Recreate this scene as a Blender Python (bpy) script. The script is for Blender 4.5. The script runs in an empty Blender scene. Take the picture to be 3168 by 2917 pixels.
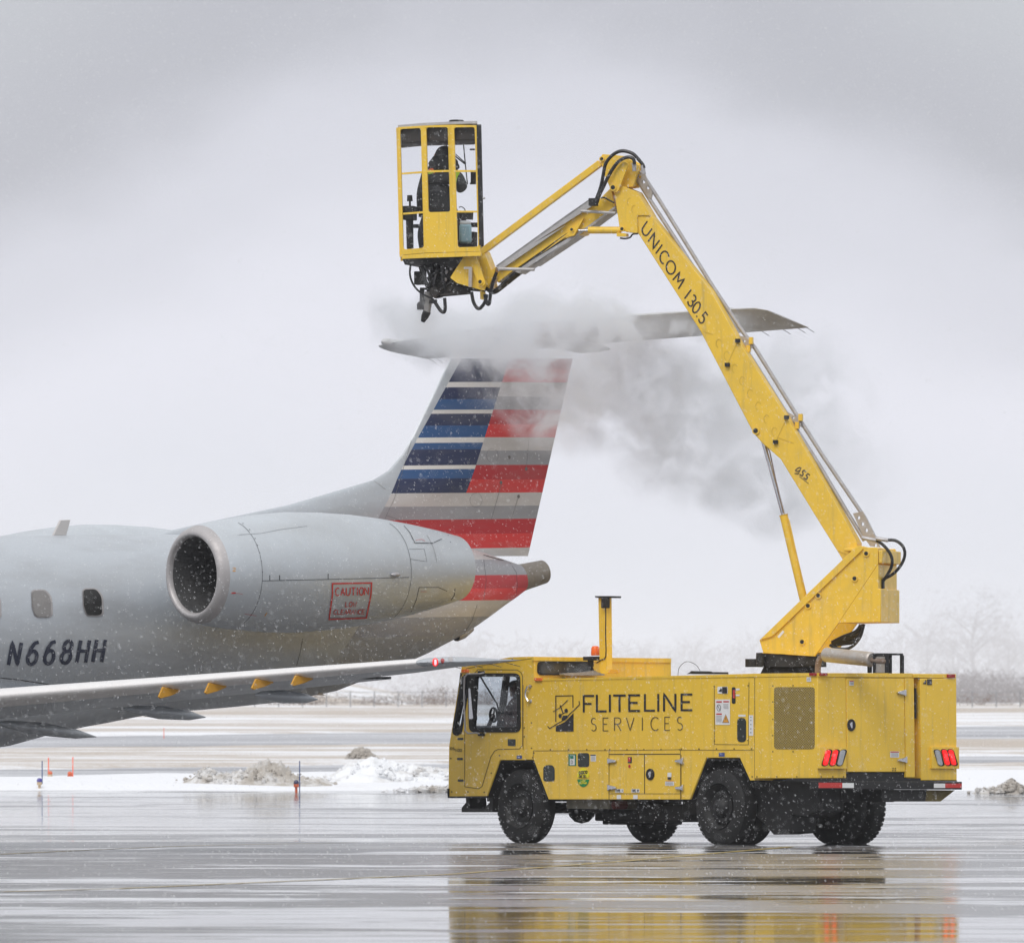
import bpy, bmesh, math, random
from mathutils import Vector as V, Matrix, noise
from mathutils.bvhtree import BVHTree
from mathutils.geometry import tessellate_polygon

# ------------------------------------------------------------------ camera, world, sun, exposure
sc = bpy.context.scene
col = sc.collection
FP, CXP, HY, CH = 24000.0, 1584.0, 2236.0, 1.59      # focal length and centre in photo pixels, horizon row, eye height
cam_d = bpy.data.cameras.new('camera'); cam = bpy.data.objects.new('camera', cam_d); col.objects.link(cam)
cam.location = (0, 0, CH); cam.rotation_euler = (math.radians(90), 0, 0)
cam_d.sensor_width = 36.0; cam_d.lens = 36.0*FP/3168.0
cam_d.shift_y = (HY-1458.5)/3168.0
cam_d.clip_start = 0.5; cam_d.clip_end = 20000
cam_d.dof.use_dof = True; cam_d.dof.focus_distance = 103; cam_d.dof.aperture_fstop = 7.0
sc.camera = cam

w = bpy.data.worlds.new('World'); sc.world = w; w.use_nodes = True
nt = w.node_tree; nt.nodes.clear()
def N(t, kind, **kw):
    n = t.nodes.new(kind)
    for k, v in kw.items():
        if k in ('inp',):
            for a, b in v.items(): n.inputs[a].default_value = b
        else: setattr(n, k, v)
    return n
SUN_EL, SUN_ROT = math.radians(48), math.radians(200)
sky = N(nt, 'ShaderNodeTexSky', sky_type='NISHITA', sun_disc=False, sun_elevation=SUN_EL, sun_rotation=SUN_ROT,
        air_density=1.0, dust_density=4.0, ozone_density=1.0)
bg1 = N(nt, 'ShaderNodeBackground', inp={'Strength': 0.10}); nt.links.new(sky.outputs[0], bg1.inputs[0])
tc = N(nt, 'ShaderNodeTexCoord'); sep = N(nt, 'ShaderNodeSeparateXYZ'); nt.links.new(tc.outputs['Generated'], sep.inputs[0])
mp = N(nt, 'ShaderNodeMapping', inp={'Scale': (14, 14, 26)}); nt.links.new(tc.outputs['Generated'], mp.inputs[0])
nz = N(nt, 'ShaderNodeTexNoise', inp={'Scale': 1.0, 'Detail': 4.0, 'Roughness': 0.5}); nt.links.new(mp.outputs[0], nz.inputs[0])
m1 = N(nt, 'ShaderNodeMath', operation='MULTIPLY_ADD', inp={1: 0.05, 2: -0.025}); nt.links.new(nz.outputs['Fac'], m1.inputs[0])
xx_ = N(nt, 'ShaderNodeMath', operation='MULTIPLY'); nt.links.new(sep.outputs['X'], xx_.inputs[0]); nt.links.new(sep.outputs['X'], xx_.inputs[1])
xc_ = N(nt, 'ShaderNodeMath', operation='MULTIPLY', inp={1: 9.5}); nt.links.new(xx_.outputs[0], xc_.inputs[0]); xm_ = N(nt, 'ShaderNodeMath', operation='MINIMUM', inp={1: .05}); nt.links.new(xc_.outputs[0], xm_.inputs[0])
zg_ = N(nt, 'ShaderNodeMapRange', inp={1: .022, 2: .085, 3: 0., 4: 1.}); nt.links.new(sep.outputs['Z'], zg_.inputs[0])
xg_ = N(nt, 'ShaderNodeMath', operation='MULTIPLY'); nt.links.new(xm_.outputs[0], xg_.inputs[0]); nt.links.new(zg_.outputs[0], xg_.inputs[1])
za_ = N(nt, 'ShaderNodeMath', operation='ADD'); nt.links.new(sep.outputs['Z'], za_.inputs[0]); nt.links.new(xg_.outputs[0], za_.inputs[1])
m2 = N(nt, 'ShaderNodeMath', operation='ADD'); nt.links.new(za_.outputs[0], m2.inputs[0]); nt.links.new(m1.outputs[0], m2.inputs[1])
cr = N(nt, 'ShaderNodeValToRGB'); nt.links.new(m2.outputs[0], cr.inputs[0])
cr.color_ramp.interpolation = 'EASE'
el = cr.color_ramp.elements
SKYS = [(0.0, (.66, .69, .76)), (0.012, (.77, .80, .88)), (0.050, (.84, .85, .94)), (0.078, (.72, .73, .81)), (0.104, (.51, .52, .575)),
        (0.15, (.58, .60, .64)), (0.4, (.88, .90, .94)), (1.0, (1.1, 1.12, 1.15))]
el[0].position = SKYS[0][0]; el[0].color = (*SKYS[0][1], 1)
el[1].position = SKYS[-1][0]; el[1].color = (*SKYS[-1][1], 1)
for p, c in SKYS[1:-1]:
    e = el.new(p); e.color = (*c, 1)
bg2 = N(nt, 'ShaderNodeBackground', inp={'Strength': 1.0}); nt.links.new(cr.outputs[0], bg2.inputs[0])
mx = N(nt, 'ShaderNodeMixShader', inp={0: 0.93}); nt.links.new(bg1.outputs[0], mx.inputs[1]); nt.links.new(bg2.outputs[0], mx.inputs[2])
# below the horizon only ground colour is left
bg3 = N(nt, 'ShaderNodeBackground', inp={0: (.16, .16, .17, 1), 1: 1.0}); lt = N(nt, 'ShaderNodeMath', operation='LESS_THAN', inp={1: -0.004}); nt.links.new(sep.outputs['Z'], lt.inputs[0])
mx2 = N(nt, 'ShaderNodeMixShader'); nt.links.new(lt.outputs[0], mx2.inputs[0]); nt.links.new(mx.outputs[0], mx2.inputs[1]); nt.links.new(bg3.outputs[0], mx2.inputs[2])
wo = N(nt, 'ShaderNodeOutputWorld'); nt.links.new(mx2.outputs[0], wo.inputs[0])

sd = bpy.data.lights.new('sun', 'SUN'); so = bpy.data.objects.new('sun', sd); col.objects.link(so)
sd.energy = 1.4; sd.angle = math.radians(25); sd.color = (1.0, 0.97, 0.93)
dirv = V((math.sin(SUN_ROT)*math.cos(SUN_EL), math.cos(SUN_ROT)*math.cos(SUN_EL), math.sin(SUN_EL)))
so.rotation_euler = dirv.to_track_quat('Z', 'Y').to_euler()
so.location = (0, 0, 60)
sc.view_settings.view_transform = 'Standard'; sc.view_settings.look = 'None'
sc.view_settings.exposure = 0.0; sc.view_settings.gamma = 1.0
sc.cycles.max_bounces = 12; sc.cycles.volume_bounces = 10; sc.cycles.transparent_max_bounces = 24
sc.cycles.volume_step_rate = 1.0; sc.cycles.volume_max_steps = 256

random.seed(7)
CAM = V((0, 0, CH))

# ------------------------------------------------------------------ measuring helpers
REG = {1: (1150, 320, 2.64), 2: (1650, 420, 2.717), 3: (1360, 1800, 2.2), 4: (2100, 1980, 2.23), 5: (2250, 1600, 3.345),
       6: (0, 1560, 2.23), 7: (850, 1560, 2.23), 8: (1100, 900, 1.384), 'b': (450, 1500, 3.36), 'A': (1080, 900, 3.237),
       'B': (2200, 900, 3.553), 'C': (1600, 2300, 3.717), 'D': (1380, 2040, 7.108), 'E': (1650, 2080, 4.014),
       'F': (2200, 1380, 5.575), 'G': (1200, 760, 5.575), 'H': (0, 2200, 1.4336), 'I': (2800, 1850, 2.84),
       'd': (0, 0, 0.6335), 'J': (500, 2050, 2.007), 0: (0, 0, 1)}
def P(r, *pts):
    x0, y0, s = REG[r]
    return [(x0+x/s, y0+y/s) for x, y in pts]
def ray(p): return V(((p[0]-CXP)/FP, 1.0, -(p[1]-HY)/FP))
def at(p, Y): return CAM + ray(p)*Y
def frame(o, fx, fz=None, roll=0):
    fx = fx.normalized(); z = V((0, 0, 1)) if fz is None else fz
    ly = z.cross(fx).normalized(); lz = fx.cross(ly).normalized()
    M = Matrix((( fx.x, ly.x, lz.x, o.x), (fx.y, ly.y, lz.y, o.y), (fx.z, ly.z, lz.z, o.z), (0, 0, 0, 1)))
    if roll: M = M @ Matrix.Rotation(roll, 4, 'X')
    return M
def hit(M, p, ax, val):
    Mi = M.inverted(); o = Mi @ CAM; d = Mi.to_3x3() @ ray(p)
    return o + d*((val-o[ax])/d[ax])
def rnd(pts, r, n=4):
    """round the corners of a closed 2-D outline"""
    out = []; L = len(pts)
    for i in range(L):
        a, b, c = V(pts[i-1]), V(pts[i]), V(pts[(i+1) % L])
        e1, e2 = (a-b), (c-b); k = min(r, e1.length*.48, e2.length*.48)
        s, t = b+e1.normalized()*k, b+e2.normalized()*k
        for j in range(n+1):
            u = j/n; q = s*(1-u)**2 + b*2*u*(1-u) + t*u*u
            out.append((q.x, q.y))
    return out
def ell(cx, cy, rx, ry, n=20, rot=0):
    c, s = math.cos(rot), math.sin(rot)
    return [(cx+rx*math.cos(t)*c-ry*math.sin(t)*s, cy+rx*math.cos(t)*s+ry*math.sin(t)*c) for t in [2*math.pi*i/n for i in range(n)]]

# ------------------------------------------------------------------ mesh builder
class MB:
    def __init__(s): s.v = []; s.f = []
    def add(s, vs, fs):
        o = len(s.v); s.v += [V(x) for x in vs]; s.f += [tuple(i+o for i in f) for f in fs]; return s
    def loops(s, loops, ext, keep2d=None):
        """prism from an outer loop and holes (3-D points), extruded by ext"""
        flat = [p for l in loops for p in l]; n = len(flat)
        tri = tessellate_polygon([[V(p) for p in l] for l in (keep2d or loops)])
        fs = [tuple(t) for t in tri]+[tuple(i+n for i in reversed(t)) for t in tri]
        o = 0
        for l in loops:
            L = len(l)
            for i in range(L): fs.append((o+i, o+(i+1) % L, n+o+(i+1) % L, n+o+i))
            o += L
        return s.add(flat+[p+ext for p in flat], fs)
    def plate(s, M, outer, ax, v0, v1, holes=()):
        L = [[hit(M, p, ax, v0) for p in l] for l in [outer]+list(holes)]
        e = V((0, 0, 0)); e[ax] = v1-v0
        return s.loops(L, e)
    def box(s, c, d, R=None):
        c = V(c); vs = []
        for x in (-.5, .5):
            for y in (-.5, .5):
                for z in (-.5, .5):
                    p = V((x*d[0], y*d[1], z*d[2])); vs.append(c+(R @ p if R else p))
        return s.add(vs, [(0, 1, 3, 2), (4, 6, 7, 5), (0, 4, 5, 1), (2, 3, 7, 6), (0, 2, 6, 4), (1, 5, 7, 3)])
    def rod(s, a, b, wy, wz):
        """rectangular bar between two points; wy along local y-ish"""
        a, b = V(a), V(b); x = (b-a); L = x.length; x.normalize()
        y = V((0, 1, 0)); y = (y-x*y.dot(x)).normalized() if abs(x.y) < .95 else V((0, 0, 1)); z = x.cross(y)
        R = Matrix((x, y, z)).transposed()
        return s.box((a+b)/2, (L, wy, wz), R)
    def tube(s, pts, r, n=8, smooth=0, radii=None):
        pts = [V(p) for p in pts]
        if smooth:
            q = []
            for i in range(len(pts)-1):
                p0, p1, p2, p3 = pts[max(i-1, 0)], pts[i], pts[i+1], pts[min(i+2, len(pts)-1)]
                for j in range(smooth):
                    t = j/smooth
                    q.append(0.5*((2*p1)+(p2-p0)*t+(2*p0-5*p1+4*p2-p3)*t*t+(3*p1-p0-3*p2+p3)*t**3))
            q.append(pts[-1])
            if radii: radii = [radii[min(int(i/smooth), len(radii)-1)] for i in range(len(q))]
            pts = q
        vs = []; fs = []; up = None
        for i, p in enumerate(pts):
            t = (pts[min(i+1, len(pts)-1)]-pts[max(i-1, 0)])
            t = t.normalized() if t.length > 1e-9 else V((1, 0, 0))
            if up is None:
                up = t.cross(V((0, 0, 1)) if abs(t.z) < .9 else V((1, 0, 0))).normalized()
            else:
                up = (up-t*up.dot(t)).normalized()
            w2 = t.cross(up); rr = radii[i] if radii else r
            for k in range(n):
                a = 2*math.pi*k/n; vs.append(p+up*math.cos(a)*rr+w2*math.sin(a)*rr)
        m = len(pts)
        for i in range(m-1):
            for k in range(n):
                fs.append((i*n+k, i*n+(k+1) % n, (i+1)*n+(k+1) % n, (i+1)*n+k))
        fs.append(tuple(range(n))); fs.append(tuple((m-1)*n+k for k in range(n)))
        return s.add(vs, fs)
    def cyl(s, a, b, r0, r1=None, n=16): return s.tube([a, b], r0, n, radii=[r0, r0 if r1 is None else r1])
    def lathe(s, prof, o, ax, n=32, cap=False):
        """profile of (along, radius)"""
        o = V(o); ax = V(ax).normalized(); u = ax.cross(V((0, 0, 1)) if abs(ax.z) < .9 else V((1, 0, 0))).normalized(); w2 = ax.cross(u)
        vs = []; fs = []
        for a, r in prof:
            for k in range(n):
                t = 2*math.pi*k/n; vs.append(o+ax*a+(u*math.cos(t)+w2*math.sin(t))*r)
        for i in range(len(prof)-1):
            for k in range(n): fs.append((i*n+k, i*n+(k+1) % n, (i+1)*n+(k+1) % n, (i+1)*n+k))
        if cap: fs += [tuple(range(n)), tuple((len(prof)-1)*n+k for k in range(n))]
        return s.add(vs, fs)
    def ball(s, c, r, n=12, sc=(1, 1, 1)):
        c = V(c); vs = []; fs = []; m = n//2
        for i in range(m+1):
            th = math.pi*i/m
            for k in range(n):
                a = 2*math.pi*k/n; vs.append(c+V((r*sc[0]*math.sin(th)*math.cos(a), r*sc[1]*math.sin(th)*math.sin(a), r*sc[2]*math.cos(th))))
        for i in range(m):
            for k in range(n): fs.append((i*n+k, (i+1)*n+k, (i+1)*n+(k+1) % n, i*n+(k+1) % n))
        return s.add(vs, fs)
    def loft(s, rings, cap=True):
        n = len(rings[0]); vs = [p for r in rings for p in r]; fs = []
        for i in range(len(rings)-1):
            for k in range(n): fs.append((i*n+k, i*n+(k+1) % n, (i+1)*n+(k+1) % n, (i+1)*n+k))
        if cap: fs += [tuple(range(n)), tuple((len(rings)-1)*n+k for k in range(n))]
        return s.add(vs, fs)
    def build(s, name, m, parent=None, sharp=35, bev=0, recalc=True, smooth=True):
        me = bpy.data.meshes.new(name); bm = bmesh.new()
        vs = [bm.verts.new(v) for v in s.v]
        for f in s.f:
            try: bm.faces.new([vs[i] for i in f])
            except ValueError: pass
        bmesh.ops.remove_doubles(bm, verts=bm.verts, dist=1e-5)
        if recalc: bmesh.ops.recalc_face_normals(bm, faces=bm.faces)
        bm.to_mesh(me); bm.free()
        if smooth:
            me.polygons.foreach_set('use_smooth', [True]*len(me.polygons))
            me.set_sharp_from_angle(angle=math.radians(sharp))
        me.materials.append(m)
        o = bpy.data.objects.new(name, me); col.objects.link(o)
        if parent is not None: o.parent = parent
        if bev:
            b = o.modifiers.new('bevel', 'BEVEL'); b.width = bev; b.segments = 2; b.limit_method = 'ANGLE'; b.angle_limit = math.radians(40)
        return o
def root(name, M, label, cat, group=None):
    o = bpy.data.objects.new(name, None); col.objects.link(o); o.matrix_world = M
    o.empty_display_size = .3; o['label'] = label; o['category'] = cat
    if group: o['group'] = group
    return o
def tag(o, label=None, cat=None, group=None, kind=None):
    if label: o['label'] = label
    if cat: o['category'] = cat
    if group: o['group'] = group
    if kind: o['kind'] = kind
    return o

# ------------------------------------------------------------------ materials
def mat(name, c, rough=.5, metal=0., dirt=0., dscale=6., dcol=None, coat=0., bump=0., bscale=60., emit=None, spec=None, streak=0.):
    m = bpy.data.materials.new(name); m.use_nodes = True; t = m.node_tree; b = t.nodes['Principled BSDF']
    b.inputs['Base Color'].default_value = (*c, 1); b.inputs['Roughness'].default_value = rough; b.inputs['Metallic'].default_value = metal
    if coat: b.inputs['Coat Weight'].default_value = coat; b.inputs['Coat Roughness'].default_value = .12
    if spec is not None: b.inputs['Specular IOR Level'].default_value = spec
    if emit: b.inputs['Emission Color'].default_value = (*emit[0], 1); b.inputs['Emission Strength'].default_value = emit[1]
    tcn = N(t, 'ShaderNodeTexCoord')
    if dirt:
        n1 = N(t, 'ShaderNodeTexNoise', inp={'Scale': dscale, 'Detail': 8.0, 'Roughness': .65}); t.links.new(tcn.outputs['Object'], n1.inputs[0])
        r = N(t, 'ShaderNodeMapRange', inp={1: .42, 2: .78, 3: 0., 4: dirt}); t.links.new(n1.outputs['Fac'], r.inputs[0])
        x = N(t, 'ShaderNodeMix', data_type='RGBA'); t.links.new(r.outputs[0], x.inputs[0])
        x.inputs[6].default_value = (*c, 1); x.inputs[7].default_value = (*(dcol or tuple(k*.35 for k in c)), 1)
        out_ = x.outputs[2]
        if streak:      # vertical run marks and salt spatter
            mps = N(t, 'ShaderNodeMapping', inp={'Scale': (9, 9, .7)}); t.links.new(tcn.outputs['Object'], mps.inputs[0])
            ns_ = N(t, 'ShaderNodeTexNoise', inp={'Scale': 1.0, 'Detail': 6.0, 'Roughness': .7}); t.links.new(mps.outputs[0], ns_.inputs[0])
            rs = N(t, 'ShaderNodeMapRange', inp={1: .52, 2: .74, 3: 0., 4: streak}); t.links.new(ns_.outputs['Fac'], rs.inputs[0])
            xs_ = N(t, 'ShaderNodeMix', data_type='RGBA'); t.links.new(rs.outputs[0], xs_.inputs[0]); t.links.new(out_, xs_.inputs[6]); xs_.inputs[7].default_value = (.36, .28, .12, 1)
            n5 = N(t, 'ShaderNodeTexNoise', inp={'Scale': 22.0, 'Detail': 5.0, 'Roughness': .8}); t.links.new(tcn.outputs['Object'], n5.inputs[0])
            r5 = N(t, 'ShaderNodeMapRange', inp={1: .60, 2: .74, 3: 0., 4: .45}); t.links.new(n5.outputs['Fac'], r5.inputs[0])
            x5 = N(t, 'ShaderNodeMix', data_type='RGBA'); t.links.new(r5.outputs[0], x5.inputs[0]); t.links.new(xs_.outputs[2], x5.inputs[6]); x5.inputs[7].default_value = (.62, .52, .30, 1)
            out_ = x5.outputs[2]
        t.links.new(out_, b.inputs['Base Color'])
        rr = N(t, 'ShaderNodeMapRange', inp={1: .3, 2: .7, 3: rough*.8, 4: min(1, rough*1.35)}); t.links.new(n1.outputs['Fac'], rr.inputs[0]); t.links.new(rr.outputs[0], b.inputs['Roughness'])
    if bump:
        n2 = N(t, 'ShaderNodeTexNoise', inp={'Scale': bscale, 'Detail': 4.0}); t.links.new(tcn.outputs['Object'], n2.inputs[0])
        bp = N(t, 'ShaderNodeBump', inp={'Strength': bump, 'Distance': .01}); t.links.new(n2.outputs['Fac'], bp.inputs['Height']); t.links.new(bp.outputs[0], b.inputs['Normal'])
    return m
M_ = {}
M_['yel'] = mat('yellow_paint', (.88, .572, .05), .38, 0, .22, 3.0, (.60, .40, .09), coat=.15, streak=.45, bump=.04, bscale=5)
M_['yel2'] = mat('yellow_boom_paint', (.87, .558, .045), .40, 0, .32, 5.0, (.50, .35, .09), coat=.1, streak=.5, bump=.05, bscale=8)
M_['blk'] = mat('black_metal', (.011, .011, .012), .55, 0, .4, 9., (.028, .025, .024))
M_['rub'] = mat('rubber', (.010, .010, .011), .75, 0, .5, 7., (.024, .023, .022), bump=.2, bscale=80)
M_['hose'] = mat('hose_rubber', (.012, .012, .014), .38, bump=.15, bscale=200)
M_['grey'] = mat('grey_metal', (.42, .41, .42), .42, .35, .5, 12., (.22, .17, .14))
M_['tray'] = mat('galvanised_tray', (.46, .45, .45), .5, .3, .4, 8., (.26, .24, .23))
M_['rust'] = mat('rusty_steel', (.22, .15, .11), .6, .3, .7, 20., (.35, .30, .26))
M_['muff'] = mat('muffler_steel', (.48, .45, .42), .45, .5, .8, 7., (.38, .28, .18))
M_['chr'] = mat('chrome', (.62, .62, .64), .22, .9)
M_['txt'] = mat('black_lettering', (.022, .02, .024), .5)
M_['seam'] = mat('panel_seam', (.20, .13, .03), .7)
M_['seamd'] = mat('dark_seam', (.03, .025, .02), .7)
M_['white'] = mat('white_sticker', (.78, .78, .78), .5)
M_['redp'] = mat('red_print', (.55, .04, .035), .5)
M_['bluep'] = mat('blue_sticker', (.07, .10, .28), .5)
M_['grn'] = mat('green_sticker', (.02, .26, .07), .5)
M_['grnd'] = mat('dark_green_sticker', (.015, .20, .12), .5)
M_['byel'] = mat('bright_yellow_sticker', (.90, .78, .02), .5)
M_['orp'] = mat('orange_print', (.75, .35, .04), .5)
M_['amb'] = mat('amber_lens', (.75, .16, .03), .25, emit=((1, .2, .03), .05))
M_['redl'] = mat('dull_red_lens', (.32, .02, .02), .25)
M_['redlit'] = mat('lit_red_lens', (.6, .01, .01), .3, emit=((1, .008, .008), .75))
M_['redhot'] = mat('lamp_filament_glow', (.9, .03, .03), .3, emit=((1, .02, .025), 1.6))
M_['clear'] = mat('clear_lens', (.42, .44, .47), .2, 0, .4, 60, (.2, .2, .22))
M_['int'] = mat('cab_interior', (.03, .03, .033), .7)
def glass(name, c, a, rough=.03):
    m = bpy.data.materials.new(name); m.use_nodes = True; t = m.node_tree; t.nodes.clear()
    tr = N(t, 'ShaderNodeBsdfTransparent'); tr.inputs[0].default_value = (*c, 1)
    gl = N(t, 'ShaderNodeBsdfGlossy', inp={'Roughness': rough}); x = N(t, 'ShaderNodeMixShader', inp={0: a}); t.links.new(tr.outputs[0], x.inputs[1]); t.links.new(gl.outputs[0], x.inputs[2])
    o = N(t, 'ShaderNodeOutputMaterial'); t.links.new(x.outputs[0], o.inputs[0]); return m
M_['glass'] = glass('cab_glass', (.84, .87, .90), .045)
M_['bglass'] = glass('basket_glass', (.96, .97, .98), .018)

# ------------------------------------------------------------------ marks laid on real surfaces
def surf(*objs):
    vs = []; fs = []
    for o in objs:
        mw = o.matrix_world if o.parent is None else o.parent.matrix_world @ o.matrix_basis
        q = len(vs); vs += [mw @ v.co for v in o.data.vertices]; fs += [tuple(i+q for i in p.vertices) for p in o.data.polygons]
    return BVHTree.FromPolygons(vs, fs)
class Marks:
    def __init__(s, bvh, M, off=.003): s.b = bvh; s.Mi = M.inverted(); s.off = off; s.mb = MB(); s.k = 0
    def pr(s, p, k):
        d = ray(p).normalized(); r = s.b.ray_cast(CAM, d)
        if r[0] is None: return None
        n = r[1] if r[1].dot(d) < 0 else -r[1]
        return s.Mi @ (r[0] + n*(s.off+k*.00035))
    def line(s, pts, wd, closed=False, step=14):
        s.k += 1; k = s.k % 9; pts = [V(p) for p in pts]
        if closed: pts = pts+[pts[0]]
        q = [pts[0]]
        for a, b in zip(pts, pts[1:]):
            m = max(1, int((b-a).length/step))
            for j in range(1, m+1): q.append(a+(b-a)*j/m)
        prev = None
        for i, p in enumerate(q):
            if closed and i in (0, len(q)-1): d1, d2 = q[-1]-q[-2], q[1]-q[0]
            else: d1 = q[i]-q[i-1] if i else q[1]-q[0]; d2 = q[i+1]-q[i] if i < len(q)-1 else d1
            if d1.length < 1e-6 or d2.length < 1e-6: continue
            d1 = d1.normalized(); d2 = d2.normalized(); n1 = V((-d1.y, d1.x)); n2 = V((-d2.y, d2.x)); m = (n1+n2)
            m = m.normalized() if m.length > 1e-3 else n1
            m = m*(wd/2/max(.72, m.dot(n1)))
            a, b = s.pr(p+m, k), s.pr(p-m, k)
            if prev and a and b: s.mb.add([prev[0], prev[1], b, a], [(0, 1, 2, 3)])
            prev = (a, b) if a and b else None
        return s
    def fill(s, pts, holes=()):
        s.k += 1; L = [pts]+list(holes); flat = [p for l in L for p in l]
        q = [s.pr(p, s.k % 9) for p in flat]
        if any(x is None for x in q): return s
        s.mb.add(q, [tuple(t) for t in tessellate_polygon([[V((x, y, 0)) for x, y in l] for l in L])]); return s
    def fan(s, pts, rings=4):
        """filled outline on a curved surface"""
        s.k += 1; c = sum((V(p) for p in pts), V((0, 0)))/len(pts); prev = None
        for i in range(rings+1):
            t = i/rings; ring = [s.pr(c+(V(p)-c)*max(t, 1e-3), s.k % 9) for p in pts]
            if any(x is None for x in ring): prev = None; continue
            if prev:
                for j in range(len(ring)):
                    a = (j+1) % len(ring); s.mb.add([prev[j], prev[a], ring[a], ring[j]], [(0, 1, 2, 3)])
            prev = ring
        return s
    def dots(s, pts, r=2.4):
        for p in pts: s.fill(ell(p[0], p[1], r, r, 8))
        return s
    def build(s, name, m, parent):
        return s.mb.build(name, m, parent, recalc=False, smooth=False)
def arc(cx, cy, rx, ry, a0, a1, n=10):
    return [(cx+rx*math.cos(math.radians(a0+(a1-a0)*i/n)), cy+ry*math.sin(math.radians(a0+(a1-a0)*i/n))) for i in range(n+1)]
GL = {
 'A': [[(0, 0), (.5, 1), (1, 0)], [(.2, .36), (.8, .36)]], 'C': [arc(.55, .5, .55, .5, 50, 310, 14)],
 'D': [[(0, 0), (0, 1)]+arc(.3, .5, .7, .5, 80, -80, 10)+[(0, 0)]], 'E': [[(1, 0), (0, 0), (0, 1), (1, 1)], [(0, .52), (.78, .52)]],
 'F': [[(0, 0), (0, 1), (1, 1)], [(0, .52), (.75, .52)]], 'G': [arc(.5, .5, .5, .5, 50, 340, 14)+[(1, .46), (.6, .46)]],
 'H': [[(0, 0), (0, 1)], [(1, 0), (1, 1)], [(0, .52), (1, .52)]], 'I': [[(.5, 0), (.5, 1)]], 'L': [[(0, 1), (0, 0), (1, 0)]],
 'M': [[(0, 0), (.1, 1), (.5, .3), (.9, 1), (1, 0)]], 'N': [[(0, 0), (0, 1), (1, 0), (1, 1)]],
 'O': [arc(.5, .5, .5, .5, 90, 450, 20)], 'P': [[(0, 0), (0, 1)]+arc(.5, .75, .5, .25, 90, -90, 8)+[(0, .5)]],
 'R': [[(0, 0), (0, 1)]+arc(.5, .76, .45, .24, 90, -90, 8)+[(0, .52)], [(.4, .5), (1, 0)]],
 'S': [arc(.5, .76, .45, .24, 40, 270, 9)+arc(.5, .26, .5, .26, 90, -140, 9)], 'T': [[(.5, 0), (.5, 1)], [(0, 1), (1, 1)]],
 'U': [[(0, 1), (0, .35)]+arc(.5, .35, .5, .35, 180, 360, 8)+[(1, 1)]], 'V': [[(0, 1), (.5, 0), (1, 1)]],
 'W': [[(0, 1), (.25, 0), (.5, .8), (.75, 0), (1, 1)]], 'Y': [[(0, 1), (.5, .5), (1, 1)], [(.5, .5), (.5, 0)]],
 '0': [arc(.5, .5, .5, .5, 90, 450, 18)], '1': [[(.5, 0), (.5, 1)]],
 '3': [arc(.42, .75, .45, .25, 150, -80, 8)+arc(.42, .26, .55, .26, 80, -150, 9)], '4': [[(.75, 0), (.75, 1), (0, .3), (1, .3)]],
 '5': [[(.9, 1), (.25, 1), (.15, .56)]+arc(.42, .3, .52, .31, 110, -140, 10)],
 '6': [arc(.5, .3, .5, .3, 0, 360, 16), [(.03, .38), (.18, .72), (.5, .95), (.9, 1)]],
 '8': [arc(.5, .27, .5, .27, 90, 450, 14), arc(.5, .76, .42, .24, -90, 270, 14)], '.': [[(.5, 0), (.5, .12)]], '2': [arc(.5, .7, .5, .3, 160, -20, 8)+[(0, 0), (1, 0)]],
}
def word(mk, items, base, up, sw):
    """items (char, t0, t1) ; base(t) -> px of the foot line, up(t) -> px vector to the cap line"""
    for ch, a, b in items:
        for st in GL[ch]:
            pts = []
            for x, y in st:
                t = a+(b-a)*x; B = base(t); U = up(t); pts.append((B[0]+U[0]*y, B[1]+U[1]*y))
            mk.line(pts, sw, step=8)
def spread(s, gap=.35, wide={}):
    """even advance for a short word, 0..1"""
    wd = [wide.get(c, .35 if c in 'I1.' else 1) for c in s]; tot = sum(wd)+gap*(len(s)-1); x = 0; out = []
    for c, q in zip(s, wd):
        if c != ' ': out.append((c, x/tot, (x+q)/tot))
        x += q+gap
    return out
def textq(mk, s, tl, tr, br, bl, sw, gap=.35):
    tl, tr, br, bl = map(V, (tl, tr, br, bl))
    word(mk, spread(s, gap), lambda t: bl+(br-bl)*t, lambda t: (tl+(tr-tl)*t)-(bl+(br-bl)*t), sw)
# ================================================================== DE-ICING TRUCK
TH = math.radians(50.9); TW = 2.3
fzT = V((0, .0085, 1)).normalized()
fxT = V((-math.cos(TH), math.sin(TH), -.0085*math.sin(TH)))
MT = frame(V(((2530-CXP)/FP*100, 100, 0)), fxT, fzT)
truck = root('deicing_truck', MT, 'yellow aircraft de-icing truck with raised boom and enclosed operator basket', 'de-icing truck')
def TS(r, outer, y0, y1, holes=()):     # plates on the truck's side (measured on the plane y0)
    return MB().plate(MT, P(r, *outer), 1, y0, y1, [P(r, *h) for h in holes])
def TR(r, outer, x0, x1):               # plates on the truck's rear
    return MB().plate(MT, P(r, *outer), 0, x0, x1)
Y_ = M_['yel']; K_ = M_['blk']
q3 = lambda *p: P(3, *p)
q4 = lambda *p: P(4, *p)
body_out = (q3((585, 508), (640, 508), (640, 664), (1500, 641))+q4((520, 230), (918, 226), (918, 952), (525, 952), (525, 966), (490, 966), (420, 811), (190, 811), (80, 1097))
            + q3((740, 1478), (640, 1210), (585, 1210)))
body = MB().plate(MT, body_out, 1, 0, -TW).build('body', Y_, truck, bev=.008)
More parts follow.
